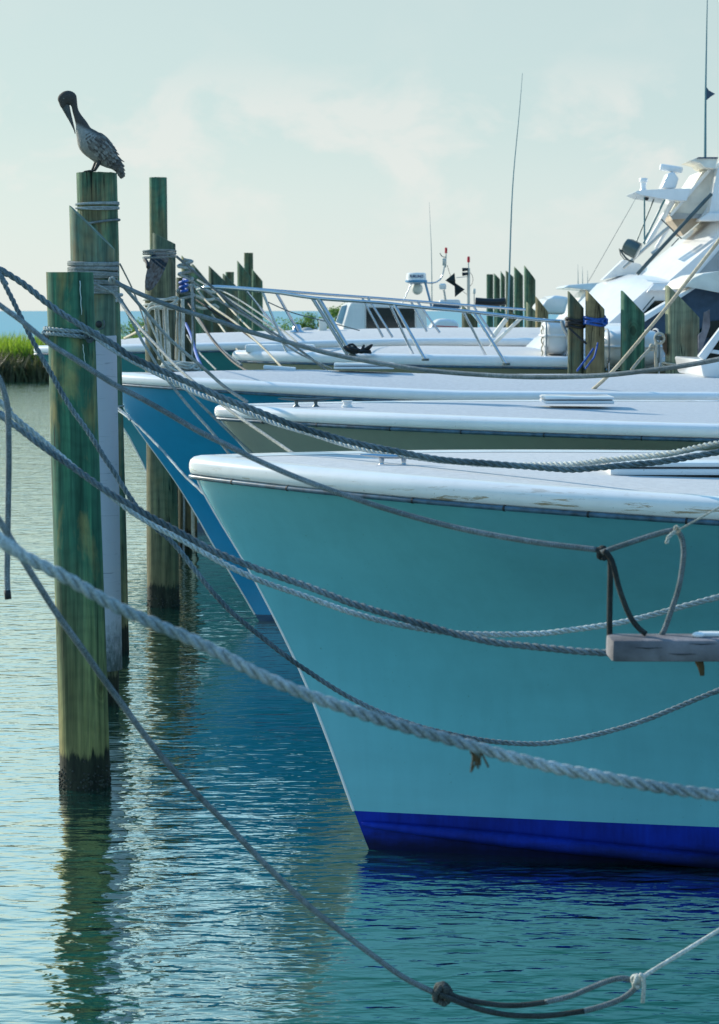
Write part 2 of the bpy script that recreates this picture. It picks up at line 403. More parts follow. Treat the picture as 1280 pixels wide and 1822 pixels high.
M['plankwood'] = simple('weathered_plank', (.155, .15, .165), .8, var=.45, nscale=7, bumpk=.6)
M['pvc'] = simple('pvc_sleeve', (.52, .53, .6), .5, var=.10, nscale=14, bumpk=.3)
M['raft'] = simple('raft_canister', (.72, .72, .70), .35, var=.05, coat=.3)
M['brown'] = simple('brown_soffit', (.42, .34, .25), .5, var=.2)

def pvcmat():
    m, nt, b = newmat('pvc_sleeve_stained'); nn, ln = nodes(nt)
    c = nn('ShaderNodeTexCoord'); s = nn('ShaderNodeSeparateXYZ'); ln(c.outputs['Object'], s.inputs[0])
    n = tex(nt, (1, 1, .5), 28, 6, .75); q = nn('ShaderNodeMath', operation='MULTIPLY_ADD'); ln(n.outputs[0], q.inputs[0]); q.inputs[1].default_value = .75; ln(s.outputs[2], q.inputs[2])
    r = ramp(nt, q.outputs[0], ((.55, (.03, .05, .045)), (.72, (.13, .16, .17)), (1.0, (.46, .47, .53))))
    sc_ = ramp(nt, tex(nt, (3, 3, 60), 1.5, 3, .6, .5).outputs[0], ((.30, (.55, .57, .6)), (.36, (1, 1, 1))))
    ln(mixc(nt, 1, r.outputs[0], sc_.outputs[0], 'MULTIPLY'), b.inputs['Base Color']); b.inputs['Roughness'].default_value = .6
    bump(nt, n.outputs[0], b, .4, .01)
    return m
M['pvc'] = pvcmat()

# ------------------------------------------------------------------ water
def water_mat():
    m, nt, b = newmat('harbour_water'); nn, ln = nodes(nt)
    g = nn('ShaderNodeNewGeometry')
    def wn(scale, sx, sy, detail, dist, loc):
        mp = nn('ShaderNodeMapping'); ln(g.outputs['Position'], mp.inputs[0])
        mp.inputs['Scale'].default_value = (sx, sy, 1); mp.inputs['Location'].default_value = loc; mp.inputs['Rotation'].default_value = (0, 0, R(12))
        n = nn('ShaderNodeTexNoise'); ln(mp.outputs[0], n.inputs['Vector']); n.inputs['Scale'].default_value = scale
        n.inputs['Detail'].default_value = detail; n.inputs['Roughness'].default_value = .5; n.inputs['Distortion'].default_value = dist
        return n.outputs[0]
    terms = [(wn(1.1, .8, 1.1, 2, .3, (0, 0, 0)), .020), (wn(4.0, .75, 1.25, 1, .4, (3, 1, 0)), .0135), (wn(8.5, .55, 1.35, 1, .5, (7, 5, 0)), .0088), (wn(17, .55, 1.3, 2, .4, (1, 9, 0)), .0036)]
    acc = None
    for o_, k in terms:
        q = nn('ShaderNodeMath', operation='MULTIPLY_ADD'); ln(o_, q.inputs[0]); q.inputs[1].default_value = k
        if acc is not None: ln(acc, q.inputs[2])
        else: q.inputs[2].default_value = 0
        acc = q.outputs[0]
    bn = nn('ShaderNodeBump'); bn.inputs['Strength'].default_value = 1; bn.inputs['Distance'].default_value = 1.0
    ln(acc, bn.inputs['Height'])
    d = tex(nt, (.1, .1, .1), 1, 3, coord='World')
    r = ramp(nt, d.outputs[0], ((.3, (.004, .066, .054)), (.7, (.008, .084, .068))))
    # colour shifts to open-sea blue far out
    sx = nn('ShaderNodeSeparateXYZ'); ln(g.outputs['Position'], sx.inputs[0])
    mr = nn('ShaderNodeMapRange'); ln(sx.outputs[1], mr.inputs[0]); mr.inputs[1].default_value = 100; mr.inputs[2].default_value = 260
    far = mixc(nt, mr.outputs[0], r.outputs[0], (.025, .30, .44))
    df = nn('ShaderNodeBsdfDiffuse'); ln(far, df.inputs[0])
    gl = nn('ShaderNodeBsdfGlossy'); gl.inputs['Roughness'].default_value = .015; ln(bn.outputs[0], gl.inputs['Normal'])
    gl.inputs['Color'].default_value = (.94, 1, .90, 1)
    fr = nn('ShaderNodeFresnel'); fr.inputs[0].default_value = 1.33; ln(bn.outputs[0], fr.inputs['Normal'])
    pw = nn('ShaderNodeMapRange'); ln(fr.outputs[0], pw.inputs[0]); pw.inputs[1].default_value = .05; pw.inputs[2].default_value = .20; pw.inputs[3].default_value = .04; pw.inputs[4].default_value = .92
    lim = nn('ShaderNodeMapRange'); ln(mr.outputs[0], lim.inputs[0]); lim.inputs[3].default_value = 1; lim.inputs[4].default_value = .35
    fm = nn('ShaderNodeMath', operation='MULTIPLY'); ln(pw.outputs[0], fm.inputs[0]); ln(lim.outputs[0], fm.inputs[1])
    ms = nn('ShaderNodeMixShader'); ln(fm.outputs[0], ms.inputs[0]); ln(df.outputs[0], ms.inputs[1]); ln(gl.outputs[0], ms.inputs[2])
    ln(ms.outputs[0], nt.nodes['Material Output'].inputs[0]); nt.nodes.remove(b)
    return m
bm = bmesh.new()
xs = [-15000, -3000, -600, -120, -30, -8, 0, 8, 30, 120, 600, 3000, 15000]; ys = [-60, -10, 0, 6, 12, 20, 40, 80, 160, 400, 1500, 6000, 30000]
g = [[bm.verts.new((x, y, 0)) for x in xs] for y in ys]
for j in range(len(ys)-1):
    for i in range(len(xs)-1): bm.faces.new((g[j][i], g[j][i+1], g[j+1][i+1], g[j+1][i]))
struct(obj('water', bm, water_mat()))
bm = bmesh.new()
bmesh.ops.create_grid(bm, x_segments=2, y_segments=2, size=15000, matrix=Matrix.Translation((0, 12000, -2.5)))
struct(obj('seabed', bm, simple('seabed_mud', (.1, .09, .06), .9)))

# ------------------------------------------------------------------ marsh island
def island():
    bm = bmesh.new(); nx, ny = 90, 14
    vs = []
    for j in range(ny):
        row = []
        for i in range(nx):
            x = -60+75*i/(nx-1); t = j/(ny-1)
            y0 = 91+.9*noise.noise((x*.25, 0, 1))
            y = y0 + 26*t
            edge = min(1, t*9)*min(1, (1-t)*6)*min(1, (14.5-x)/2.5)
            z = -.5 + 1.25*edge + .18*noise.noise((x*.7, y*.5, 0))*edge
            row.append(bm.verts.new((x, y, z)))
        vs.append(row)
    for j in range(ny-1):
        for i in range(nx-1): bm.faces.new((vs[j][i], vs[j][i+1], vs[j+1][i+1], vs[j+1][i]))
    struct(obj('marsh_bank', bm, simple('marsh_mud', (.035, .04, .022), .9, var=.4), smooth=True))
island()
def leafmat(name, a, b_, trans=.5):
    m, nt, b = newmat(name); nn, ln = nodes(nt)
    n = tex(nt, nscale=.9, detail=3, coord='World'); n2 = tex(nt, nscale=9, detail=2, coord='World')
    c = ramp(nt, n.outputs[0], ((.35, a), (.65, b_))); c2 = mixc(nt, 1, c.outputs[0], ramp(nt, n2.outputs[0], ((.3, (.6, .6, .6)), (.7, (1.25, 1.25, 1.25)))).outputs[0], 'MULTIPLY')
    ln(c2, b.inputs['Base Color']); b.inputs['Roughness'].default_value = .6
    t = nn('ShaderNodeBsdfTranslucent'); ln(c2, t.inputs[0]); mxs = nn('ShaderNodeMixShader'); mxs.inputs[0].default_value = trans
    ln(b.outputs[0], mxs.inputs[1]); ln(t.outputs[0], mxs.inputs[2]); ln(mxs.outputs[0], nt.nodes['Material Output'].inputs[0])
    return m
M['grass'] = leafmat('cordgrass', (.15, .28, .02), (.28, .40, .035), .58)
M['brush'] = leafmat('marsh_brush', (.06, .08, .03), (.14, .13, .06), .35)  # brown brush, its colour darkened for the shade on the backlit bank front
M['shrub'] = leafmat('shrub_leaf', (.10, .22, .03), (.17, .30, .04), .5)
def blades(name, n, x0, x1, y0, y1, z0, h0, h1, wd, mat, lean=.25):
    V = []; Fc = []
    for k in range(n):
        x = random.uniform(x0, x1); y = random.uniform(y0, y1)
        cl = noise.noise((x*.5, y*.4, 3)); h = random.uniform(h0, h1)*(1+.35*cl)
        zb = z0; a = random.uniform(0, math.pi); w_ = wd*random.uniform(.6, 1.3)
        dx, dy = math.cos(a)*w_, math.sin(a)*w_; lx, ly = random.uniform(-lean, lean)*h, random.uniform(-lean, lean)*h
        i = len(V)
        V += [(x-dx, y-dy, zb), (x+dx, y+dy, zb), (x+dx*.7+lx*.4, y+dy*.7+ly*.4, zb+h*.6), (x-dx*.7+lx*.4, y-dy*.7+ly*.4, zb+h*.6), (x+lx, y+ly, zb+h)]
        Fc += [(i, i+1, i+2, i+3), (i+3, i+2, i+4)]
    me = bpy.data.meshes.new(name); me.from_pydata(V, [], Fc); o = obj(name, me, mat); return o
o = blades('marsh_grass', 26000, -38, 6.5, 92.3, 104, .45, .7, 1.5, .035, M['grass'], .3)
tag(stuff(o), 'bright green sunlit marsh grass on the low bank beyond the water', 'grass')
o = blades('marsh_brush', 17000, -38, 6.5, 90.9, 93.4, -.1, .4, 1.45, .05, M['brush'], .6)
tag(stuff(o), 'dark brownish brush along the water edge of the marsh bank', 'brush')
def shrub(px, py_top, Y, wpx, label, seed):
    rnd = random.Random(seed)
    top = at(px, py_top, Y); base = Vector((top.x, Y, .5)); H = top.z-.5; W = wpx/F*Y/2
    root = empty('shrub', label, 'shrub', base, group='shrubs on the marsh bank')
    bm = bmesh.new()
    for k in range(5):
        e = Vector((rnd.uniform(-W, W)*.6, rnd.uniform(-W, W)*.5, H*rnd.uniform(.6, .9)))
        sweep(bm, resample(catmull([Vector((0, 0, -.3)), e*.5+Vector((.02, 0, 0)), e], .1), .12), lambda t: .035*(1-t*.7), 6)
    obj('stem', bm, simple('shrub_bark', (.1, .07, .04), .9), root)
    V = []; Fc = []
    cl = [(rnd.uniform(-W, W)*.8, rnd.uniform(-W, W)*.7, H*rnd.uniform(.25, .92)) for _ in range(26)]
    for k in range(3600):
        c = rnd.choice(cl); t = c[2]/H
        r = W*.34
        p = Vector(c)+Vector((rnd.gauss(0, r*.5), rnd.gauss(0, r*.5), rnd.gauss(0, r*.5)))
        if p.z > H*1.02: continue
        a = Vector((rnd.uniform(-1, 1), rnd.uniform(-1, 1), rnd.uniform(-.3, 1))).normalized()*rnd.uniform(.05, .11); b_ = a.orthogonal().normalized()*.03
        i = len(V); V += [p-a*.5, p+b_, p+a*.5, p-b_]; Fc += [(i, i+1, i+2, i+3)]
    me = bpy.data.meshes.new('foliage'); me.from_pydata([tuple(v) for v in V], [], Fc)
    obj('foliage', me, M['shrub'], root)
shrub(503, 566, 96, 120, 'low bright green shrub on the marsh bank behind the bow rail front', 1)
shrub(556, 556, 95, 62, 'pointed darker shrub between the two slanted bow rail struts', 2)
shrub(602, 537, 94, 54, 'tall thin shrub just left of the white cabin windscreen', 3)
shrub(244, 566, 95, 70, 'green shrub on the bank seen between the two post clusters', 4)

# ------------------------------------------------------------------ mooring posts
def post(label, top, bot, Y, wt, wb, mat, cuts=(), base_y=None, group='mooring posts', seed=0, flat=False, dz=0, name='mooring_post'):
    """top/bot: (px, py) of the centre line; wt/wb widths in px; cuts: list of (point, normal) given as px"""
    T = at(top[0], top[1], Y); B = at(bot[0], bot[1], Y)
    k = (T.x-B.x)/(T.z-B.z)
    bx = B.x - k*B.z                       # centre at the waterline
    rt, rb = wt/F*Y/2, wb/F*Y/2
    root = Vector((bx, Y, 0))
    z0, z1 = -1.6, T.z
    rnd = random.Random(seed*13+5)
    bm = bmesh.new(); seg = 28; nz_ = 46; rings = []
    for j in range(nz_+1):
        z = z0+(z1-z0)*j/nz_; t = max(0, min(1, (z-B.z)/(T.z-B.z)))
        r = rb+(rt-rb)*t; ring = []
        for i in range(seg):
            a = 2*math.pi*i/seg
            if flat:   # squared timber with rounded corners
                q = 1/max(abs(math.cos(a)), abs(math.sin(a))); rr = r*min(q, 1.22)
            else: rr = r
            rr *= 1+.028*noise.noise((math.cos(a)*1.3+seed*3, math.sin(a)*1.3, z*.9+seed))+.012*noise.noise((math.cos(a)*4+seed, math.sin(a)*4, z*2.2))
            ring.append(bm.verts.new((k*z+rr*math.cos(a), rr*math.sin(a), z)))
        rings.append(ring)
    for j in range(nz_):
        for i in range(seg): bm.faces.new((rings[j][i], rings[j][(i+1) % seg], rings[j+1][(i+1) % seg], rings[j+1][i]))
    bm.faces.new(rings[0][::-1])
    # slightly rough sawn top: chipped rim
    topf = bm.faces.new(rings[-1])
    if not cuts:
        r2 = bmesh.ops.inset_region(bm, faces=[topf], thickness=.012, depth=.008)
        for v in rings[-1]: v.co.z += rnd.uniform(-.009, .003)
    for (p, n) in cuts:
        P0 = at(p[0], p[1], Y)-root
        geom = bm.verts[:]+bm.edges[:]+bm.faces[:]
        res = bmesh.ops.bisect_plane(bm, geom=geom, plane_co=P0, plane_no=Vector(n).normalized(), clear_outer=True)
        es = [e for e in res['geom_cut'] if isinstance(e, bmesh.types.BMEdge) and e.is_boundary]
        if es: bmesh.ops.edgeloop_fill(bm, edges=es)
    o = obj(name, bm, M[mat] if isinstance(mat, str) else mat, None, smooth=42)
    o.location = root
    tag(o, label, 'mooring post', group)
    return o, root, k
def slope_n(a, b):                         # normal for a cut running through two pixels
    dx, dy = b[0]-a[0], -(b[1]-a[1]); return Vector((-dy, 0, dx)) if dx > 0 else Vector((dy, 0, -dx))

P1, r1, k1 = post('front flat-topped green post with a dark waterline band and a rope knotted round it', (124.5, 485), (152, 1400), 13.3, 83, 91, 'post_a', seed=1)
P2, r2, k2 = post('slant-topped post behind the front post, wearing a white sleeve lower down', (164, 366), (180, 1250), 16.25, 80, 66, 'post_b', [((126, 367), slope_n((126, 367), (201, 441)))], seed=2)
P3, r3, k3 = post('tall flat-topped post with the pelican standing on it', (172, 308), (193, 1160), 18.7, 71, 76, 'post_c', seed=3)
P4, r4, k4 = post('post with a dark peaked top and many pale ropes hanging from it', (284, 447), (291, 1078), 21.55, 52, 58, 'post_g',
                  [((293, 446), (-.62, -.62, .40)), ((297, 449), (.86, -.1, .52))], seed=4)
post('tallest thin flat-topped post rising behind the peaked rope post', (281.5, 316), (288, 1000), 31.8, 31, 34, 'post_e', seed=5)
post('post with a chamfered right shoulder behind the peaked rope post', (292, 408), (296, 985), 26.5, 40, 44, 'post_d', [((300, 428), (.45, 0, .9))], seed=6)
post('dark post right of the peaked rope post, tied with blue and white ropes', (331, 494), (334, 985), 26.8, 34, 36, 'post_d', seed=7)
post('slanted post, first of the saw-tooth row behind the rope tangle', (342, 455), (345, 960), 32.0, 38, 42, 'post_c', [((324, 455), slope_n((324, 455), (368, 505)))], seed=8)
post('slanted post overlapping the first saw-tooth post on its right', (360, 470), (362, 960), 33.5, 38, 42, 'post_d', [((341, 467), slope_n((341, 467), (379, 512)))], seed=9)
post('pale slanted post standing alone between the saw-tooth posts and the stubby round post', (386, 473), (387, 900), 36, 29, 32, 'post_d', [((372, 473), slope_n((372, 473), (400, 500)))], seed=10)
post('stubby flat round post behind the bow rail front', (409, 484), (410, 900), 41, 15, 17, 'post_e', seed=11)
post('low slanted post around the stubby round post', (410, 487), (411, 900), 40, 27, 30, 'post_d', [((398, 487), slope_n((398, 487), (432, 520)))], seed=12)
post('slanted post left of the tall far flat post above the bow rail', (434, 464), (435, 900), 43, 23, 25, 'post_e', [((423, 464), slope_n((423, 464), (450, 496)))], seed=13)
post('tall flat far post above the front of the bow rail', (442.5, 450), (446, 900), 45, 16, 19, 'post_e', seed=14)
post('slanted post right of the tall far flat post above the bow rail', (458, 478), (459, 900), 44, 19, 22, 'post_e', [((451, 481), slope_n((451, 481), (468, 501)))], seed=15)
# right-hand row
post('wide weathered slant-topped timber at the right with a rope eye on its side', (1214, 508), (1214, 760), 22.35, 57, 57, 'post_w', [((1187, 509), slope_n((1187, 509), (1243, 566)))], seed=16, flat=True, group='timber posts on the right', name='timber_post')
post('dark green slanted timber in front of the right white life raft', (1126, 515), (1126, 760), 22.65, 40, 40, 'post_e', [((1106, 517), slope_n((1106, 517), (1146, 559)))], seed=17, flat=True, group='timber posts on the right', name='timber_post')
post('tan slanted timber wrapped with bright blue rope', (1059, 515), (1059, 760), 22.85, 32, 32, 'post_tan', [((1043, 517), slope_n((1043, 517), (1074, 549)))], seed=18, flat=True, group='timber posts on the right', name='timber_post')
post('green slanted timber wrapped with black rope', (1024.5, 517), (1024.5, 760), 22.95, 27, 27, 'post_d', [((1012, 519), slope_n((1012, 519), (1038, 548)))], seed=19, flat=True, group='timber posts on the right', name='timber_post')
for i, (x0, x1, yt, ys, Y, mt, lb) in enumerate([
    (866, 878, 489, 489, 58, 'post_e', 'far flat-topped post, leftmost of the far group right of the mast'),
    (879, 890, 486, 497, 56, 'post_e', 'far slanted post next to the flat one in the far group'),
    (891, 899, 482, 493, 54, 'post_e', 'narrowest far slanted post in the far group'),
    (900, 914, 481, 493, 52, 'post_d', 'far slanted post directly behind the long whip antenna'),
    (915, 931, 474, 491, 50, 'post_e', 'far green slanted post between the antenna and the tallest of its group'),
    (933, 953, 472, 498, 47, 'post_e', 'tallest and widest far green slanted post of the group'),
    (822, 850, 541, 572, 33.5, 'post_d', 'low slanted post below the pole with the red light'),
    (882, 900, 544, 566, 36, 'post_e', 'small dark slanted post under the dark covered boom'),
    (901, 925, 549, 566, 35, 'post_tan', 'low tan post beneath the far posts'),
    (937, 958, 537, 560, 34, 'post_w', 'low weathered post just left of the first life raft'),
    (953, 976, 527, 556, 33.2, 'post_tan', 'tan slanted post behind the first life raft')]):
    c = (x0+x1)/2
    cuts = [] if ys == yt else [((x0, yt), slope_n((x0, yt), (x1, ys)))]
    post(lb, (c, yt-1), (c, 900), Y, x1-x0, x1-x0, mt, cuts, seed=30+i, group='far posts right of the mast')
# white sleeve on the second post (a part of that post)
zt, zb = at(190, 598, 16.25).z, at(190, 1190, 16.25).z
bm = bmesh.new(); rr = 39.5/F*16.25
prof = [(rr, zb), (rr, zb+.02)]+[(rr, zb+(zt-zb)*i/10) for i in range(1, 11)]+[(rr*.97, zt+.004), (rr*.93, zt-.01)]
sk = (at(190, 598, 16.25).x-at(203, 1190, 16.25).x)/(zt-zb)
lathe(bm, (0, 0, 0), prof, 28)
for v in bm.verts: v.co.x += k2*v.co.z+.0
sl_ = obj('sleeve', bm, M['pvc'], P2, smooth=45); sl_['label'] = 'white plastic sleeve, stained dark at its foot'
# a knot hole with an iron eye on the same post
def on_post(px, py, Y, rad): return at(px, py, Y-rad)
p = at(179, 577, 16.07)-r2
bm = bmesh.new(); bmesh.ops.create_uvsphere(bm, u_segments=12, v_segments=8, radius=.024, matrix=Matrix.Translation(p+Vector((-.012, .012, 0))) @ Matrix.Diagonal((1, .5, 1.1, 1)))
obj('bolt_hole', bm, M['black'], P2, smooth=True)
bm = bmesh.new(); sweep(bm, resample(catmull([p+Vector((-.01, -.01, -.035)), p+Vector((.022, -.015, -.025)), p+Vector((.03, -.015, .01)), p+Vector((.02, -.005, .03))], .01), .01), .006, 6)
obj('bolt_eye', bm, M['steel_d'], P2, smooth=True)
# bird-dropping / pitch streaks on the front post: thin raised runs
for i, (x0, y0, x1, y1, wd) in enumerate([(147, 500, 150, 560, 2.2), (152, 612, 156, 648, 1.8)]):
    a = at(x0, y0, 13.3); b_ = at(x1, y1, 13.3); bm = bmesh.new(); pts = []
    rr = 43/F*13.3
    for t in range(9):
        q = a.lerp(b_, t/8)-r1; cx = k1*q.z; off = q.x-cx
        yy = -math.sqrt(max(0, rr*rr-off*off))-.0005
        pts.append(Vector((q.x+.002*math.sin(t*2), yy, q.z)))
    sweep(bm, pts, lambda t: wd/F*13.3/2*(1-.4*t), 6)
    obj('pale_streak', bm, simple('dropping_white', (.5, .6, .56), .8), P1, smooth=True)

# ------------------------------------------------------------------ boats
def inv(o): return (Matrix.Translation(o.location) @ o.rotation_euler.to_matrix().to_4x4()).inverted()
def part(name, bm, mat, root, smooth=None, label=None):
    bmesh.ops.transform(bm, matrix=inv(root), verts=bm.verts)
    o = obj(name, bm, mat, root, smooth)
    if label: o['label'] = label
    return o
class Boat: pass
def boat(label, tip_px, Y, yaw, L, stem_px, sheer, hbS, hbW, hullmat, capmat, deckmat, group='moored boats', zp=.2, crown=.05, cap_h=.085,
         bottom='bottom', k=2.0, joints=0, nu=54, blunt=.06, name='fishing_boat', stemmat=None):
    B = Boat(); tipX = at(tip_px, 700, Y).x
    root = empty(name, label, 'boat', (tipX, Y, 0), -yaw, group); B.root = root; B.Y = Y; B.yaw = yaw
    ca, sa = math.cos(yaw), math.sin(yaw)
    st = []                                # (z, s)
    for (px, py) in stem_px:
        s = 0
        for _ in range(3):
            q = at(px, py, Y-s*sa); s = (q.x-tipX)/ca
        st.append((q.z, max(0, s)))
    st.sort()
    z_a, s_a = st[0]; z_b, s_b = st[1]
    st.insert(0, (-.45, s_a + (s_a-s_b)/(z_b-z_a)*(z_a+.45)*-1*-1 if False else s_a+(s_a-s_b)/(z_b-z_a)*(z_a+.45)*1.25))
    def stem(z):
        if z >= st[-1][0]: return st[-1][1]*0 if False else max(0, st[-1][1]-(z-st[-1][0])*.5)
        for (za, sa_), (zb_, sb_) in zip(st, st[1:]):
            if z <= zb_: t = (z-za)/(zb_-za); return sa_+(sb_-sa_)*t
    # smooth the stem profile
    raw = stem
    def stem(z): return sum(raw(z+d) for d in (-.12, -.06, 0, .06, .12))/5 if z > -.3 else raw(z)
    hs = lambda s: math.sqrt(hbS(s)**2+2*blunt*.5*s*math.exp(-s*2)) if s > 0 else 0
    tip_s = stem(sheer(0))
    def hull_pt(s, z, side):
        f = max(0, z)/sheer(s); sw = max(0, s-stem(z*(sheer(0)/sheer(s))))
        w_ = hbW(sw); h = w_+(hs(sw)-w_)*min(1, f)**k
        if z < 0: h = w_*(1+z*.6)
        return Vector((s, -side*h, z))
    def grid(zf_list, side, bm):
        rows = []
        for zf in zf_list:
            row = []
            zz0 = zf(0)
            s0 = stem(zz0)
            for i in range(nu+1):
                u = i/nu; s = s0+(L-s0)*u**2.2
                row.append(bm.verts.new(hull_pt(s, zf(s), side)))
            rows.append(row)
        for j in range(len(rows)-1):
            for i in range(nu):
                f = (rows[j][i], rows[j][i+1], rows[j+1][i+1], rows[j+1][i])
                bm.faces.new(f if side > 0 else f[::-1])
        return rows
    def zlev(t): return lambda s: zp+(sheer(s)-zp)*t
    bm = bmesh.new(); nl = 20
    for side in (1, -1): rows = grid([zlev(j/nl) for j in range(nl+1)], side, bm)
    bmesh.ops.remove_doubles(bm, verts=bm.verts, dist=.0005)
    # transom
    be = [e for e in bm.edges if e.is_boundary and all(abs(v.co.x-L) < .01 for v in e.verts)]
    o = obj('hull', bm, hullmat, root, smooth=60)
    B.hull = o
    bm = bmesh.new()
    for side in (1, -1): grid([(lambda s, q=q: -.4+(zp+.4)*q) for q in (0, .15, .3, .45, .6, .75, .88, 1)], side, bm)
    bmesh.ops.remove_doubles(bm, verts=bm.verts, dist=.0005)
    obj('bottom_paint', bm, M[bottom], root, smooth=60)
    bm = bmesh.new()                      # transom plate
    vs = []
    for side in (1, -1):
        col_ = [hull_pt(L, -.4+(sheer(L)+.4)*j/12, side) for j in range(13)]
        vs += [bm.verts.new(p) for p in (col_ if side > 0 else col_[::-1])]
    bm.faces.new(vs); obj('transom', bm, hullmat, root)
    # outline of the deck edge, near aft -> tip -> far aft
    n = 90; half = []
    for i in range(n+1):
        s = (L-tip_s)*(i/n)**2.4; half.append((s+tip_s, hs(s)))
    path = [(s, -h) for s, h in half[::-1]]+[(s, h) for s, h in half[1:]]
    nor = []
    for i in range(len(path)):
        a = path[max(0, i-1)]; b_ = path[min(len(path)-1, i+1)]
        t = Vector((b_[0]-a[0], b_[1]-a[1])).normalized(); nor.append(Vector((-t.y, t.x))*(1))
    # outward = away from centreline; near side (y<0) travelling towards the tip
    for i, (s, y) in enumerate(path):
        nn_ = nor[i]
        if abs(y) < 1e-6: nor[i] = Vector((-1, 0))
        elif nn_.y*y < 0: nor[i] = -nn_
    def off(i, o_):
        s, y = path[i]; q = Vector((s, y))+nor[i]*o_
        if o_ < 0 and y*q.y < 0 or (abs(y) < 1e-6): q.y = 0 if abs(y) > 1e-6 else q.y
        return q
    prof = [(-.015, -.012), (.018, -.010), (.028, -.002), (.034, .022), (.033, .046), (.026, .064), (.008, .079), (-.03, .087), (-.09, .088), (-.13, .085), (-.17, .080)]
    prof = [(a, b_*cap_h/.088) for a, b_ in prof]
    bm = bmesh.new(); rings = []
    for i in range(len(path)):
        ring = []
        for (o_, z) in prof:
            q = off(i, o_); ring.append(bm.verts.new((q.x, q.y, sheer(max(0, path[i][0]))+z)))
        rings.append(ring)
    for a, b_ in zip(rings, rings[1:]):
        for j in range(len(prof)-1): bm.faces.new((a[j], b_[j], b_[j+1], a[j+1]))
    obj('gunwale', bm, capmat, root, smooth=60)
    # deck
    bm = bmesh.new(); nv = 14; rows = []
    m0 = n
    for i in range(0, n+1, 2):
        qn = off(n-i, -.165); qf = off(n+i, -.165); row = []
        s = path[n+i][0]; hh = abs(qf.y)
        if qn.y > -1e-5: qn.y = -.001; qf.y = .001
        for j in range(nv+1):
            v = j/nv*2-1
            row.append(bm.verts.new(((qn.x+qf.x)/2, hh*v, sheer(s)+cap_h*.885+crown*(1-v*v)*min(1, hh/1.2))))
        rows.append(row)
    for a, b_ in zip(rows, rows[1:]):
        for j in range(nv): bm.faces.new((a[j], a[j+1], b_[j+1], b_[j]))
    obj('deck', bm, deckmat, root, smooth=60)
    # rub rail below the cap
    P = [Vector((off(i, .026).x, off(i, .026).y, sheer(max(0, path[i][0]))-.022)) for i in range(len(path))]
    if joints:
        Pr = resample(P, .02); segs = int(joints/.02); a = 0
        mid = min(range(len(Pr)), key=lambda q: Pr[q].x)
        segL = [mid]; 
        a = mid
        while a > 0:
            b_ = max(0, a-segs-random.randint(-4, 4))
            bm = bmesh.new(); sweep(bm, Pr[b_:a+1], .0125, 8); obj('rub_rail', bm, M['rub'], root, smooth=60)
            bm = bmesh.new(); cyl(bm, Pr[b_]-(Pr[b_+1]-Pr[b_]).normalized()*.006, Pr[b_]+(Pr[b_+1]-Pr[b_]).normalized()*.004, .0145, seg=10)
            obj('rail_joint', bm, M['rubgap'], root)
            a = b_
            if Pr[b_].x > 4: break
        bm = bmesh.new(); sweep(bm, Pr[mid:], .0125, 8); obj('rub_rail', bm, M['rub'], root, smooth=60)
    else:
        bm = bmesh.new(); sweep(bm, P, .012, 8); obj('rub_rail', bm, M['rub'], root, smooth=60)
    # white bar down the stem, painting the sun's highlight on its edge
    zs = [zp+(sheer(0)-.02-zp)*i/40 for i in range(41)]
    bm = bmesh.new(); sweep(bm, [Vector((stem(z)-.002, 0, z)) for z in zs], .0075, 8)
    sb = obj('stem_highlight', bm, stemmat or M['white'], root, smooth=60)
    if crown and bottom == 'bottom':      # spray rail at the paint line
        for side in (1, -1):
            bm = bmesh.new(); P = []
            for i in range(40):
                s = stem(zp*.7)+.02+(L*.6)*(i/39)**1.6; z = .14-.13*min(1, (s-stem(.1))/2.2)
                q = hull_pt(s, z, side); q.y -= side*(.012+.03*min(1, i/12)); P.append(q)
            sweep(bm, P, lambda t: .012+.028*min(1, t*4), 8); obj('spray_rail', bm, M[bottom], root, smooth=50)
    B.sheer = sheer; B.hs = hs
    return B
ex = math.exp
B1 = boat('nearest teal boat with a worn white rim and royal blue bottom paint', 338, 11.75, .05, 12,
          [(345, 842), (368, 885), (400, 940), (440, 1003), (500, 1118), (545, 1213), (590, 1330), (632, 1448), (660, 1522)],
          lambda s: 2.0-.028*min(s, 3.5)+.0*s, lambda s: 2.45*(1-ex(-s/2.1)), lambda s: 1.5*(1-ex(-s/9)),
          M['hull1'], M['white_w'], M['deck1'], joints=.44, k=2.7, cap_h=.09, crown=.02, zp=.205, stemmat=M['white'])
B2 = boat('second boat with a grey khaki hull and white rim behind the teal boat', 379, 16.1, .03, 12,
          [(386, 740), (400, 757), (449, 812), (520, 905), (600, 1030), (680, 1255)],
          lambda s: 2.095-.012*min(s, 4), lambda s: 2.5*(1-ex(-s/2.2)), lambda s: 1.5*(1-ex(-s/9)), M['hull2'], M['white'], M['deck'], joints=.6, crown=.02, cap_h=.08)
B3 = boat('third boat with a deep blue hull whose bow tucks behind the sleeved post', 200, 20.5, .0, 12.5,
          [(206, 690), (222, 731), (259, 782), (312, 854), (348, 912), (380, 970), (440, 1068), (462, 1108)],
          lambda s: 2.20-.035*min(s, 3), lambda s: 2.35*(1-ex(-s/2.0)), lambda s: 1.5*(1-ex(-s/8)), M['hull3'], M['white'], M['deck'], crown=.09, bottom='bottomdark', cap_h=.085, zp=.06)
B4 = boat('boat with a sand coloured hull and a stainless bow rail behind the blue hull', 408, 25.15, .0, 13,
          [(416, 640), (440, 664), (480, 705), (540, 780), (600, 860), (640, 1003)],
          lambda s: 2.30-.01*min(s, 4), lambda s: 1.95*(1-ex(-s/1.7)), lambda s: 1.2*(1-ex(-s/6)), M['hull4'], M['white'], M['deck1'], crown=.08, bottom='bottomdark', cap_h=.105, zp=.1)
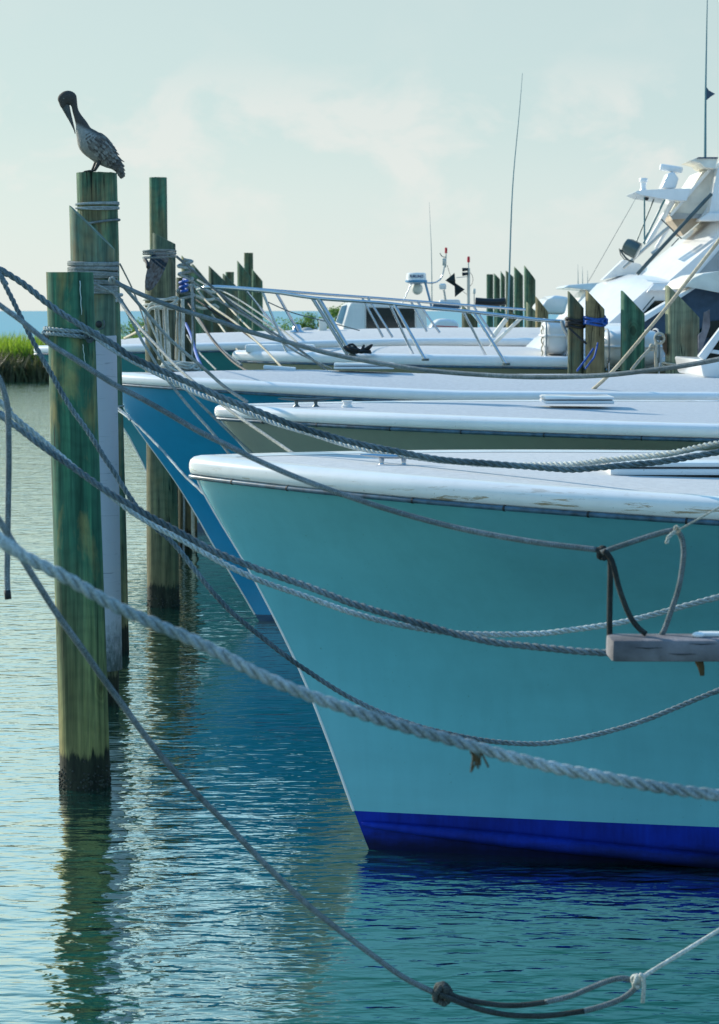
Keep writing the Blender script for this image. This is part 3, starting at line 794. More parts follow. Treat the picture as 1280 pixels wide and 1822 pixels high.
B5 = boat('sea green boat whose white bow tip shows left of the front post', 56, 29.2, .0, 16,
          [(64, 632), (110, 662), (170, 712), (222, 762), (262, 838), (290, 942)],
          lambda s: 2.30+.025*min(s, 5), lambda s: 2.3*(1-ex(-s/2.4)), lambda s: 1.7*(1-ex(-s/6)), M['hull5'], M['white'], M['deck1'], crown=.12, bottom='bottomdark', cap_h=.09, zp=.1)
B6 = boat('white cabin boat with a dark square window and radar mast farther back', 440, 40, .0, 14,
          [(446, 600), (480, 640), (520, 700), (560, 838)],
          lambda s: 2.38, lambda s: 1.9*(1-ex(-s/1.8)), lambda s: 1.5*(1-ex(-s/6)), M['hull6'], M['white'], M['deck1'], crown=.08, bottom='bottomdark', cap_h=.1, zp=.1)

# --- cleats and hatches
def cleat(B, px, py, Y, length, h, mat, label=None):
    c = at(px, py, Y)
    bm = bmesh.new(); n = 14; P = [c+Vector((length*(i/n-.5), 0, h+.008*math.cos((i/n-.5)*math.pi*2)*-1)) for i in range(n+1)]
    sweep(bm, P, lambda t: .004+.016*math.sin(math.pi*min(1, max(0, t)))**.5, 10)
    for v in bm.verts: v.co.z = c.z+h+(v.co.z-c.z-h)*.6
    root = part('cleat', bm, mat, B.root, smooth=60, label=label)
    for sx in (-.17, .17):
        bm = bmesh.new(); lathe(bm, (c.x+length*sx, c.y, c.z-.012), [(.026, 0), (.026, .012), (.014, .022), (.011, h*.6), (.016, h)], 14)
        bmesh.ops.transform(bm, matrix=inv(B.root), verts=bm.verts); obj('cleat_leg', bm, mat, root, smooth=50)
cleat(B1, 699, 830, 11.4, .33, .055, M['steel'], 'polished two-legged cleat')
cleat(B2, 545, 723, 15.9, .40, .05, M['steel_d'], 'dark green-grey cleat')
def hatch(B, px0, px1, py_base, Y, depth, h, mat, name='hatch'):
    a = at(px0, py_base, Y); b_ = at(px1, py_base, Y); w_ = b_.x-a.x
    bm = bmesh.new(); box(bm, (a.x+w_/2, Y+depth/2, a.z+h*.25), (w_, depth, h*.5), bevel=.012)
    f = part(name, bm, mat, B.root, smooth=40)
    bm = bmesh.new(); box(bm, (a.x+w_/2, Y+depth/2, a.z+h*.54), (w_-.03, depth-.03, h*.07))
    bmesh.ops.transform(bm, matrix=inv(B.root), verts=bm.verts); obj('gasket', bm, M['black'], f)
    bm = bmesh.new(); box(bm, (a.x+w_/2, Y+depth/2, a.z+h*.8), (w_, depth, h*.42), bevel=.018)
    bmesh.ops.transform(bm, matrix=inv(B.root), verts=bm.verts); obj('lid', bm, mat, f, smooth=40)
hatch(B1, 1086, 1460, 846, 11.0, .5, .065, M['white'])
hatch(B2, 970, 1094, 719, 15.75, .5, .05, M['white'])
hatch(B3, 594, 702, 657, 20.2, .5, .05, M['white'])
hatch(B4, 690, 768, 636, 24.9, .5, .045, M['white'])
hatch(B5, 745, 822, 601, 28.6, .6, .09, M['white'])
bm = bmesh.new(); c = at(618, 724, 15.8); lathe(bm, c-Vector((0, 0, .01)), [(.04, 0), (.04, .02), (.03, .025), (.03, .04), (.038, .045), (.038, .055)], 16)
part('deck_vent', bm, M['white'], B2.root, 45)
bm = bmesh.new(); c = at(1268, 690, 19.6); box(bm, c+Vector((.05, 0, .01)), (.24, .12, .03), bevel=.01); box(bm, c+Vector((.03, 0, .035)), (.09, .08, .05), Matrix.Rotation(.35, 4, 'Y'), .01)
part('bow_chock', bm, M['white'], B3.root, 45)
bm = bmesh.new(); box(bm, at(498, 655, 20.9), (.3, .16, .035), Matrix.Rotation(.07, 4, 'Y'), .012); part('fairlead', bm, M['white'], B3.root, 45)
# boat 4 anchor roller pulpit and windlass, cleat tangle
bm = bmesh.new(); a = at(437, 633, 25.0); b_ = at(560, 636, 25.0); box(bm, (a+b_)/2+Vector((0, .1, .09)), ((b_-a).x, .42, .09), bevel=.03); part('anchor_pulpit', bm, M['white'], B4.root, 45)
bm = bmesh.new(); c = at(529, 612, 28.6); lathe(bm, c-Vector((0, 0, .02)), [(.13, 0), (.13, .05), (.08, .07), (.06, .11), (.10, .14), (.10, .17), (.06, .2), (.05, .25), (.03, .27)], 18)
part('windlass', bm, M['steel'], B5.root, 45)
bm = bmesh.new(); c = at(575, 600, 28.9); box(bm, c+Vector((0, 0, .11)), (.1, .1, .26), bevel=.012); part('samson_post', bm, M['canvas_cream'], B5.root, 40)
bm = bmesh.new(); bmesh.ops.create_uvsphere(bm, u_segments=20, v_segments=12, radius=.12, matrix=Matrix.Translation(at(546, 597, 29.2)) @ Matrix.Diagonal((1, 1, .9, 1)))
part('deck_ventilator', bm, M['canvas_grey'], B5.root, True)

# --- boat 4 bow rail (stainless)
rail_r = .016
near = [(352, 515, 25.25), (366, 511, 25.0), (400, 512, 24.9), (439, 515, 24.7), (497, 521, 24.4), (567, 531, 24.1), (680, 539, 23.85), (752, 547, 23.7), (840, 555, 23.6), (960, 569, 23.5), (1000, 572, 23.5)]
far = [(352, 515, 25.25), (370, 510, 25.45), (400, 510, 25.6), (467, 515, 25.9), (567, 523, 26.2), (652, 529, 26.4), (740, 536, 26.6), (815, 542, 26.7), (935, 551, 26.8)]
rail_root = None
def ptube(name, pts, r, mat, root, seg=10, smoothpath=True, parent=None, step=.06):
    W = [at(*p) for p in pts]; bm = bmesh.new()
    sweep(bm, resample(catmull(W, step), step) if smoothpath and len(W) > 2 else W, r, seg)
    bmesh.ops.transform(bm, matrix=inv(root), verts=bm.verts)
    return obj(name, bm, mat, parent or root, smooth=55)
rail_root = ptube('bow_rail', near, .019, M['steel'], B4.root)
ptube('top_rail', far, .016, M['steel'], B4.root, parent=rail_root)
for a, b_, r in [((567, 531, 24.1), (626, 631, 24.05), .026), ((556, 530, 24.15), (618, 630, 24.1), .02), ((702, 542, 23.8), (757, 640, 23.6), .017), ((694, 542, 23.85), (736, 632, 23.95), .014),
                 ((843, 556, 23.6), (901, 648, 23.45), .017), ((824, 553, 23.65), (869, 641, 23.8), .014), ((467, 518, 24.6), (511, 627, 24.6), .015), ((437, 516, 24.75), (512, 606, 25.2), .013),
                 ((492, 521, 24.5), (530, 588, 25.6), .017), ((645, 530, 26.4), (682, 600, 26.4), .013), ((655, 530, 26.4), (699, 600, 26.4), .013),
                 ((732, 537, 26.6), (760, 590, 26.6), .013), ((744, 538, 26.6), (783, 592, 26.6), .013), ((843, 545, 26.7), (880, 600, 26.7), .013)]:
    ptube('stanchion', [a, b_], r, M['steel'], B4.root, smoothpath=False, parent=rail_root)
for px, py, Y in ((627, 631, 24.05), (757, 640, 23.6), (901, 648, 23.45)):
    c = at(px, py, Y); bm = bmesh.new(); cyl(bm, c-Vector((0, 0, .012)), c+Vector((0, 0, .012)), .04, seg=14); bmesh.ops.transform(bm, matrix=inv(B4.root), verts=bm.verts); obj('rail_foot', bm, M['steel_d'], rail_root, smooth=40)
ptube('wire_lanyard', [(476, 537, 24.6), (520, 556, 24.6), (580, 572, 24.9), (640, 588, 25.2)], .006, M['steel_d'], B4.root)
# pale braces of the neighbouring boat leaning across
ptube('brace_tube', [(862, 628, 26.5), (927, 566, 26.5)], .022, M['canvas_cream'], B5.root, smoothpath=False)
ptube('brace_tube', [(876, 601, 27.3), (901, 568, 27.3)], .03, M['canvas_cream'], B5.root, smoothpath=False)

# --- boat 6: cabin, windscreen, radar stand, mast
def loft(outlines):
    bm = bmesh.new(); rows = [[bm.verts.new(p) for p in o_] for o_ in outlines]; n = len(rows[0])
    for a, b_ in zip(rows, rows[1:]):
        for i in range(n): bm.faces.new((a[i], a[(i+1) % n], b_[(i+1) % n], b_[i]))
    bm.faces.new(rows[0]); bm.faces.new(rows[-1][::-1])
    return bm
def O(pts, Y): return [at(x, y, Y) for x, y in pts]
def mirror_loft(centre, nearo, Yc, Yn, mids=((.55, .25),)):
    """outlines at the centreline and at the near side; the far half mirrors the near one"""
    A = O(centre, Yc); Bq = O(nearo, Yn)
    secs = [Bq]
    for (f, g) in mids: secs.append([b_.lerp(a, 0)+(a-b_)*(1-g)*1 if False else Vector((a.x+(b_.x-a.x)*g, Yc+(Yn-Yc)*f, a.z+(b_.z-a.z)*g)) for a, b_ in zip(A, Bq)])
    secs.append(A)
    far_ = [[Vector((p.x, 2*Yc-p.y, p.z)) for p in s_] for s_ in secs[:-1]][::-1]
    return loft(secs+far_)
cab = [(597, 574), (608, 543), (619, 538), (700, 540), (757, 545), (762, 600), (762, 612), (597, 612)]
cabn = [(612, 580), (622, 545), (626, 539), (700, 541), (757, 546), (762, 600), (762, 612), (612, 612)]
cabin = part('cabin', mirror_loft(cab, cabn, 39.6, 38.6, ()), M['white'], B6.root, 35)
def panel(name, pts, Y, depth, mat, root, parent=None, bevel=0, label=None):
    bm = bmesh.new(); prism(bm, O(pts, Y), depth, bevel=bevel); bmesh.ops.transform(bm, matrix=inv(root), verts=bm.verts)
    o = obj(name, bm, mat, parent or root, smooth=40 if bevel else None)
    if label: o['label'] = label
    return o
wf = panel('window', [(650, 545), (740, 547), (741, 588), (650, 586)], 38.585, .02, M['steel'], B6.root, cabin)
panel('pane', [(652, 547), (738, 549), (738.5, 586), (652, 584)], 38.575, .012, M['glass'], B6.root, wf)
panel('windscreen', [(598, 573), (608, 545), (618, 542), (611, 579)], 38.9, .03, simple('screen_blue', (.25, .42, .5), .1), B6.root, cabin)
panel('deck_housing', [(757, 596), (768, 578), (780, 568), (797, 567), (815, 572), (821, 596)], 36.4, 1.2, M['white'], B6.root, bevel=.05)
panel('housing_trim', [(771, 579), (815, 581), (815, 582.5), (771, 580.5)], 36.39, .01, M['red'], B6.root)
panel('console', [(780, 540), (784, 533), (818, 533), (822, 545), (820, 549), (780, 549)], 38.2, .5, M['white'], B6.root, bevel=.03)
panel('console_screen', [(772, 541), (818, 544), (818, 549), (770, 546)], 37.9, .3, M['canvas_navy'], B6.root)
panel('aft_cabin', [(961, 545), (974, 533), (986, 525), (1013, 529), (1005, 560), (963, 558)], 36.5, 1.8, M['white'], B6.root, bevel=.05, label='low white housing with blue-shaded side')
ptube('covered_boom', [(846, 536, 38.5), (880, 538, 38.5), (900, 536, 38.5)], .065, M['black'], B6.root)
bm = bmesh.new(); c = at(741, 502, 38.3); r_ = .165
lathe(bm, c, [(.13, -.02), (r_*1.05, .0), (r_*1.12, .035), (r_*1.05, .04), (r_*1.0, .14), (r_*.9, .155)], 24)
radome = part('radar_dome', bm, M['white'], B6.root, 40)
bm = bmesh.new(); lathe(bm, c, [(.09, -.03), (r_*1.125, .0), (r_*1.14, .034)], 24); bmesh.ops.transform(bm, matrix=inv(B6.root), verts=bm.verts); obj('radar_base', bm, simple('radar_shade_blue', (.08, .27, .46), .4), radome, smooth=40)  # blue colour paints the shade on the dome's white underside
def text(name, s, loc, size, mat, root, parent, cyl_r=None, ctr=None):
    cu = bpy.data.curves.new(name, 'FONT'); cu.body = s; cu.size = size; cu.align_x = 'CENTER'; cu.align_y = 'CENTER'; cu.extrude = .002; cu.offset = .002
    t = bpy.data.objects.new(name+'_tmp', cu); col.objects.link(t)
    dg = bpy.context.evaluated_depsgraph_get(); me = bpy.data.meshes.new_from_object(t.evaluated_get(dg)); bpy.data.objects.remove(t)
    bm = bmesh.new(); bm.from_mesh(me); bpy.data.meshes.remove(me)
    for v in bm.verts:
        x, y, z = v.co
        if cyl_r: a = x/cyl_r; v.co = Vector((cyl_r*math.sin(a), -cyl_r*math.cos(a)-z, y))
        else: v.co = Vector((x, -z, y))
        v.co += Vector(loc)
    bmesh.ops.transform(bm, matrix=inv(root), verts=bm.verts)
    return obj(name, bm, mat, parent)
text('lettering', 'FURUNO', (c.x, c.y, c.z+.092), .062, M['navytext'], B6.root, radome, cyl_r=r_*1.03)
ptube('radar_leg', [(757, 503, 38.3), (768, 545, 38.3)], .02, simple('leg_blue', (.12, .3, .48), .4), B6.root, smoothpath=False)
ptube('radar_leg', [(733, 503, 38.3), (716, 540, 38.3)], .01, M['steel'], B6.root, smoothpath=False)
bm = bmesh.new(); c = at(743, 514, 38.4); bmesh.ops.create_uvsphere(bm, u_segments=18, v_segments=12, radius=.095, matrix=Matrix.Translation(c) @ Matrix.Diagonal((1, .6, 1.05, 1))); part('search_lamp', bm, M['canvas_cream'], B6.root, True)
ptube('curved_arm', [(752, 503, 38.3), (775, 503, 38.3), (786, 494, 38.3), (791, 475, 38.3), (793, 460, 38.3)], .014, M['steel'], B6.root)
ptube('light_staff', [(793, 476, 38.3), (794, 452, 38.3)], .012, M['alu'], B6.root, smoothpath=False)
bm = bmesh.new(); c = at(794, 451, 38.3); lathe(bm, c, [(.018, 0), (.022, .02), (.022, .08), (.018, .1)], 12); part('red_light', bm, M['red'], B6.root, 40)
ptube('hook_bracket', [(793, 458, 38.3), (787, 457, 38.3), (783, 450, 38.3)], .007, M['steel_d'], B6.root)
bm = bmesh.new(); c = at(791, 466, 38.3); box(bm, c, (.07, .05, .12), bevel=.01); part('sensor_box', bm, M['alu'], B6.root, 40)
bm = bmesh.new(); c = at(788, 515, 38.2); lathe(bm, c, [(.05, 0), (.06, .02), (.06, .08), (.04, .1)], 14); part('horn_light', bm, M['white'], B6.root, 40)
ptube('lamp_stem', [(790, 516, 38.2), (793, 534, 38.2)], .018, M['alu'], B6.root, smoothpath=False)
mast = ptube('signal_mast', [(834, 570, 38), (834, 477, 38)], .026, M['alu'], B6.root, smoothpath=False)
ptube('light_staff', [(834, 478, 38), (834, 466, 38)], .010, M['alu'], B6.root, smoothpath=False, parent=mast)
bm = bmesh.new(); c = at(834, 467, 38); lathe(bm, c, [(.018, 0), (.024, .02), (.024, .08), (.018, .1)], 12); bmesh.ops.transform(bm, matrix=inv(B6.root), verts=bm.verts); obj('red_light', bm, M['red'], mast, smooth=40)
for py in (480, 488):
    c = at(827.5, py, 37.95); bm = bmesh.new(); cyl(bm, c+Vector((-.045, 0, 0)), c+Vector((.05, 0, .01)), .032, .022, 12); bmesh.ops.transform(bm, matrix=inv(B6.root), verts=bm.verts); obj('floodlight', bm, M['black'], mast, smooth=40)
ptube('mast_cable', [(836, 484, 38), (842, 492, 38), (841, 504, 38), (836, 510, 38)], .004, M['black'], B6.root)
ptube('halyard', [(796, 472, 38.3), (801, 488, 38.2), (808, 505, 38.2), (834, 526, 38)], .004, M['rope_black'], B6.root)
ptube('spreader', [(812, 494, 38.2), (834, 492, 38.1)], .006, M['alu'], B6.root, smoothpath=False)
def dayshape(px, py, sgn, label):
    """two crossed triangular plates, as hoisted signal shapes"""
    c = at(px, py, 38.2); bm = bmesh.new()
    if sgn < 0: tri = [(-.145, 0, .0), (.035, 0, .15), (.06, 0, -.13)]
    else: tri = [(.155, 0, .0), (-.045, 0, .14), (-.035, 0, -.15)]
    for rot in (0, 90):
        Rm = Matrix.Rotation(R(rot), 4, Vector((1, 0, 0))); vs = [Rm @ (Vector(t)*.86) for t in tri]; nrm = (vs[1]-vs[0]).cross(vs[2]-vs[0]).normalized()*.006
        a = [bm.verts.new(c+v+nrm) for v in vs]; b_ = [bm.verts.new(c+v-nrm) for v in vs]
        bm.faces.new(a); bm.faces.new(b_[::-1])
        for i in range(3): bm.faces.new((a[i], b_[i], b_[(i+1) % 3], a[(i+1) % 3]))
    o = obj('signal_shape', bm, M['canvas_dayshape'])
    tag(o, label, 'signal shape', 'black signal shapes on the halyard')
M['canvas_dayshape'] = simple('canvas_black', (.012, .03, .035), .8)
dayshape(806, 499, -1, 'upper black triangular signal shape pointing left on the halyard')
dayshape(813, 515, 1, 'lower black triangular signal shape pointing right on the halyard')
ptube('pole_light', [(844, 545, 38.6), (844, 522, 38.6)], .008, M['alu'], B6.root, smoothpath=False)
bm = bmesh.new(); c = at(844, 523, 38.6); lathe(bm, c, [(.02, 0), (.026, .02), (.026, .07), (.02, .09)], 12); part('anchor_light', bm, M['canvas_cream'], B6.root, 40)
# whip antennas
def whip(root, pts, r, name='whip_antenna'):
    W = [at(*p) for p in pts]; bm = bmesh.new(); sweep(bm, resample(catmull(W, .2), .2), lambda t: r*(1-.8*t), 8)
    bmesh.ops.transform(bm, matrix=inv(root), verts=bm.verts); return obj(name, bm, M['antenna'], root, smooth=60)
M['antenna'] = simple('antenna_grey_green', (.10, .22, .24), .4)
whip(B5.root, [(903, 570, 28), (905, 540, 28), (912, 340, 28), (924, 205, 28), (930, 130, 28)], .013)
whip(B6.root, [(769, 540, 39), (768, 450, 39), (764, 360, 39)], .009)

# --- boat 5: deckhouse, flybridge, tower
dh = part('deckhouse', mirror_loft([(938, 611), (1010, 560), (1063, 505), (1112, 487), (1500, 487), (1500, 612)], [(1050, 613), (1081, 577), (1150, 516), (1163, 503), (1500, 506), (1500, 613)], 29.6, 28.2, ((.6, .35),)), M['white'], B5.root, 28)
panel('side_window', [(1143, 568), (1146, 556), (1166, 535), (1500, 537), (1500, 575), (1190, 575)], 28.17, .03, M['glass'], B5.root, dh)
panel('window_brow', [(1150, 521), (1163, 505), (1500, 507), (1500, 516), (1168, 514)], 28.1, .1, M['white'], B5.root, dh, bevel=.02)
ptube('wiper', [(1144, 552, 28.12), (1164, 528, 28.12)], .008, M['steel_d'], B5.root, smoothpath=False, parent=dh)
part('flybridge', mirror_loft([(1128, 490), (1180, 450), (1252, 391), (1500, 391), (1500, 490)], [(1190, 500), (1235, 461), (1302, 403), (1500, 403), (1500, 500)], 29.6, 28.4, ((.6, .35),)), M['white'], B5.root, 28)
panel('side_shade', [(1232, 500), (1296, 428), (1500, 428), (1500, 500)], 28.37, .03, M['canvas_grey'], B5.root)  # grey sheet standing in for the shaded side of the flybridge
# visor on the far side and pale sheer line
panel('spray_visor', [(1072, 498), (1110, 462), (1140, 470), (1150, 487), (1112, 489)], 29.5, .3, M['white'], B5.root)
YT = 28.9
panel('canvas_enclosure', [(1194, 381), (1228, 340), (1252, 303), (1273, 299), (1300, 299), (1300, 391), (1250, 391), (1246, 388)], YT, 1.2, M['canvas_cream'], B5.root)
panel('enclosure_edge', [(1192, 382), (1196, 384), (1266, 303), (1260, 301)], YT-.06, .05, M['white'], B5.root)
panel('enclosure_edge', [(1246, 388), (1252, 390), (1300, 318), (1300, 306)], YT-.06, .05, M['white'], B5.root)
panel('tower_pillar', [(1262, 380), (1277, 300), (1300, 270), (1500, 270), (1500, 391), (1262, 391)], YT-.3, .5, M['white'], B5.root)
panel('flybridge_rim', [(1246, 389), (1262, 378), (1500, 378), (1500, 392), (1246, 393)], 28.55, .4, M['white'], B5.root, bevel=.02)
panel('tower_shelf', [(1228, 285.5), (1244, 281), (1277, 281), (1273, 300), (1254, 297), (1247, 290)], YT-.35, .8, M['canvas_cream'], B5.root)
panel('shelf_top', [(1243, 279.5), (1278, 279.5), (1278, 282), (1240, 282)], YT-.37, .84, M['canvas_navy'], B5.root)
panel('soffit', [(1195, 380), (1248, 384), (1250, 391), (1216, 419), (1204, 402), (1196, 392)], YT+.1, .6, M['brown'], B5.root)
panel('soffit_band', [(1190, 378), (1250, 381), (1250, 388), (1197, 390)], YT-.02, .05, M['canvas_grey'], B5.root)
top = panel('radar_platform', [(1130, 342), (1135, 339), (1176, 336.5), (1230, 335), (1222, 357), (1196, 356), (1160, 350), (1142, 347)], YT-.45, .95, M['white'], B5.root)
panel('scanner_pedestal', [(1176, 335.5), (1184, 320), (1188, 308), (1200, 305), (1209, 318), (1203, 335.5)], YT-.15, .32, M['white'], B5.root, top, bevel=.025)
c0, c1 = at(1174, 297, YT), at(1215, 303.5, YT); bm = bmesh.new()
box(bm, (c0+c1)/2, ((c1-c0).length, .1, .085), Matrix.Rotation(math.atan2(-(c1-c0).z, (c1-c0).x), 4, 'Y'), .03); bmesh.ops.transform(bm, matrix=inv(B5.root), verts=bm.verts); obj('scanner_bar', bm, M['white'], top, smooth=50)
bm = bmesh.new(); c = at(1145, 339, YT-.1); lathe(bm, c, [(.05, 0), (.035, .03), (.04, .10), (.055, .11), (.058, .14), (.05, .155)], 18); bmesh.ops.transform(bm, matrix=inv(B5.root), verts=bm.verts); obj('gps_dome', bm, M['white'], top, smooth=50)
bm = bmesh.new(); c = at(1151, 353, YT-.2); bmesh.ops.create_uvsphere(bm, u_segments=12, v_segments=8, radius=.028, matrix=Matrix.Translation(c)); bmesh.ops.transform(bm, matrix=inv(B5.root), verts=bm.verts); obj('deck_light', bm, M['black'], top, smooth=True)
for a, b_, r, mt in [((1147, 350, YT-.2), (1147, 435, YT-.2), .011, 'antenna'), ((1164, 354, YT-.1), (1132, 432, YT-.1), .009, 'steel_d'), ((1187, 347, YT-.25), (1145, 433, YT-.2), .014, 'antenna'),
                     ((1199, 356, YT), (1153, 434, YT), .035, 'white'), ((1190, 404, YT-.3), (1109, 477, YT-.3), .024, 'alu'), ((1266, 345, YT-.6), (1134, 488, YT-.7), .024, 'steel_d'), ((1190, 405, YT), (1168, 442, YT), .028, 'white'),
                     ((1172, 444, YT-.6), (1160, 452, YT-.6), .03, 'alu'), ((1177, 390, YT-.3), (1213, 425, YT-.3), .008, 'steel_d'), ((1208, 424, YT-.3), (1195, 438, YT-.3), .007, 'steel_d')]:
    ptube('tower_strut', [a, b_], r, M[mt], B5.root, smoothpath=False)
# spotlight
c = at(1123, 441, YT-.6); ax = Vector((.8, -.25, -.42)).normalized(); bm = bmesh.new()
Mx = ax.to_track_quat('Z', 'Y').to_matrix().to_4x4()
lathe(bm, c, [(.04, -.1), (.085, -.085), (.105, -.03), (.108, .1), (.1, .105)], 22, M=Mx)
spot = part('spotlight', bm, simple('spot_shell', (.10, .13, .12), .25, .4), B5.root, 40)
bm = bmesh.new(); lathe(bm, c, [(.096, .098), (.09, .108), (.03, .113)], 22, M=Mx); bmesh.ops.transform(bm, matrix=inv(B5.root), verts=bm.verts); obj('lens', bm, simple('lens_glass', (.4, .42, .38), .08), spot, smooth=True)
ptube('spot_bracket', [(1104, 444, YT-.6), (1110, 455, YT-.6), (1120, 464, YT-.6), (1128, 466, YT-.6)], .012, M['steel_d'], B5.root)
ptube('spot_cable', [(1102, 442, YT-.6), (1105, 455, YT-.6), (1113, 463, YT-.6), (1122, 463, YT-.6)], .005, M['black'], B5.root)
ptube('stay_wire', [(1134, 349, YT), (1048, 500, YT+4)], .0035, M['steel'], B5.root, smoothpath=False)
whip(B5.root, [(1255, 281, YT), (1256, 150, YT), (1260, -60, YT)], .018)
bm = bmesh.new(); prism(bm, [at(*p, YT) for p in ((1255.5, 152), (1262, 161), (1273, 167), (1265, 172), (1258, 178), (1255.5, 176))], .01); o = obj('pennant', bm, M['canvas_navy']); tag(o, 'small dark pennant on the tall antenna at the right edge', 'pennant')
# --- boat 4: trunk cabin, covered windscreen, hardtop
tk = part('cabin_trunk', mirror_loft([(912, 640), (952, 601), (985, 583), (1030, 575), (1500, 575), (1500, 645)], [(975, 655), (1005, 622), (1030, 605), (1060, 600), (1500, 600), (1500, 660)], 25.1, 24.15, ((.6, .35),)), M['white'], B4.root, 30)
panel('windscreen_cover', [(1062, 630), (1147, 569), (1236, 511), (1292, 525), (1500, 575), (1500, 650), (1062, 650)], 24.1, .35, M['canvas_navy'], B4.root, label='dark blue canvas over the windscreen')
panel('windscreen_frame', [(1060, 628), (1080, 608), (1147, 562), (1236, 507), (1240, 512), (1150, 571), (1084, 617), (1066, 634)], 24.02, .3, M['white'], B4.root, bevel=.01)
panel('hardtop', [(1214, 514), (1232, 495), (1252, 486), (1282, 482), (1500, 480), (1500, 572), (1292, 523), (1236, 509)], 23.95, 1.6, M['canvas_cream'], B4.root, bevel=.02)
panel('side_window', [(1244, 598), (1244, 588), (1262, 572), (1500, 540), (1500, 640)], 24.07, .04, M['glass'], B4.root)
# --- boat 3: pilothouse front at the right edge
panel('pilothouse_frame', [(1243, 634), (1300, 560), (1307, 566), (1256, 640), (1253, 641)], 20.0, .10, M['white'], B3.root, bevel=.01)
panel('pilothouse_frame', [(1263, 621), (1400, 640), (1400, 648), (1262, 628)], 20.02, .10, M['white'], B3.root, bevel=.01)
panel('pilothouse_glass', [(1253, 640), (1263, 624), (1310, 566), (1500, 566), (1500, 650)], 20.06, .05, M['glass'], B3.root)
panel('pilothouse', [(1245, 640), (1500, 650), (1500, 690), (1252, 672)], 19.9, 1.6, M['white'], B3.root, bevel=.02)
# far cruiser behind
B7 = boat('far white cruiser with a pale visor and three tiny antennas', 900, 60, 0, 14, [(905, 600), (930, 640), (960, 738)], lambda s: 2.3, lambda s: 1.9*(1-ex(-s/1.8)), lambda s: 1.5*(1-ex(-s/6)),
          M['hull6'], M['white'], M['deck1'], bottom='bottomdark', name='cabin_cruiser')
panel('deckhouse', [(985, 590), (1040, 520), (1065, 506), (1300, 506), (1300, 592)], 59.3, 2.2, M['white'], B7.root, bevel=.06)
panel('visor', [(1003, 512), (1012, 507), (1064, 503), (1300, 503), (1300, 508), (1050, 516)], 59.0, 2.8, M['white'], B7.root, bevel=.03)
for px, y0 in ((1029, 470), (1037, 474), (1046, 481)): whip(B7.root, [(px, 508, 59.5), (px, 495, 59.5), (px-.5, y0, 59.5)], .012)
# the tangle of black line on boat 4's foredeck
def tangle(name, label, cat, c, R_, h, r, mat, n=60, group=None, seed=1):
    rnd = random.Random(seed); P = []
    for i in range(n):
        a = i*1.25+rnd.uniform(-.3, .3); q = R_*rnd.uniform(.35, 1)
        P.append(Vector(c)+Vector((q*math.cos(a), q*math.sin(a)*.55, rnd.uniform(.02, 1)**1.3*h)))
    bm = bmesh.new(); sweep(bm, resample(catmull(P, .02), .02), r, 7)
    o = obj(name, bm, mat, None, smooth=60); tag(o, label, cat, group); return o
tangle('coiled_line', 'small black heap of line at the foot of the thick slanted rail strut', 'coiled rope', at(637, 628, 23.9), .16, .09, .012, M['rope_black'], 40, seed=4)
tangle('coiled_line', 'heap of white line on the blue boat foredeck below the peaked rope post', 'coiled rope', at(322, 660, 20.62), .20, .085, .011, M['rope_white'], 60, seed=5)
tangle('coiled_line', 'grey heap of line round the windlass on the far white foredeck', 'coiled rope', at(530, 611, 28.3), .2, .08, .013, M['rope_light'], 30, seed=6)

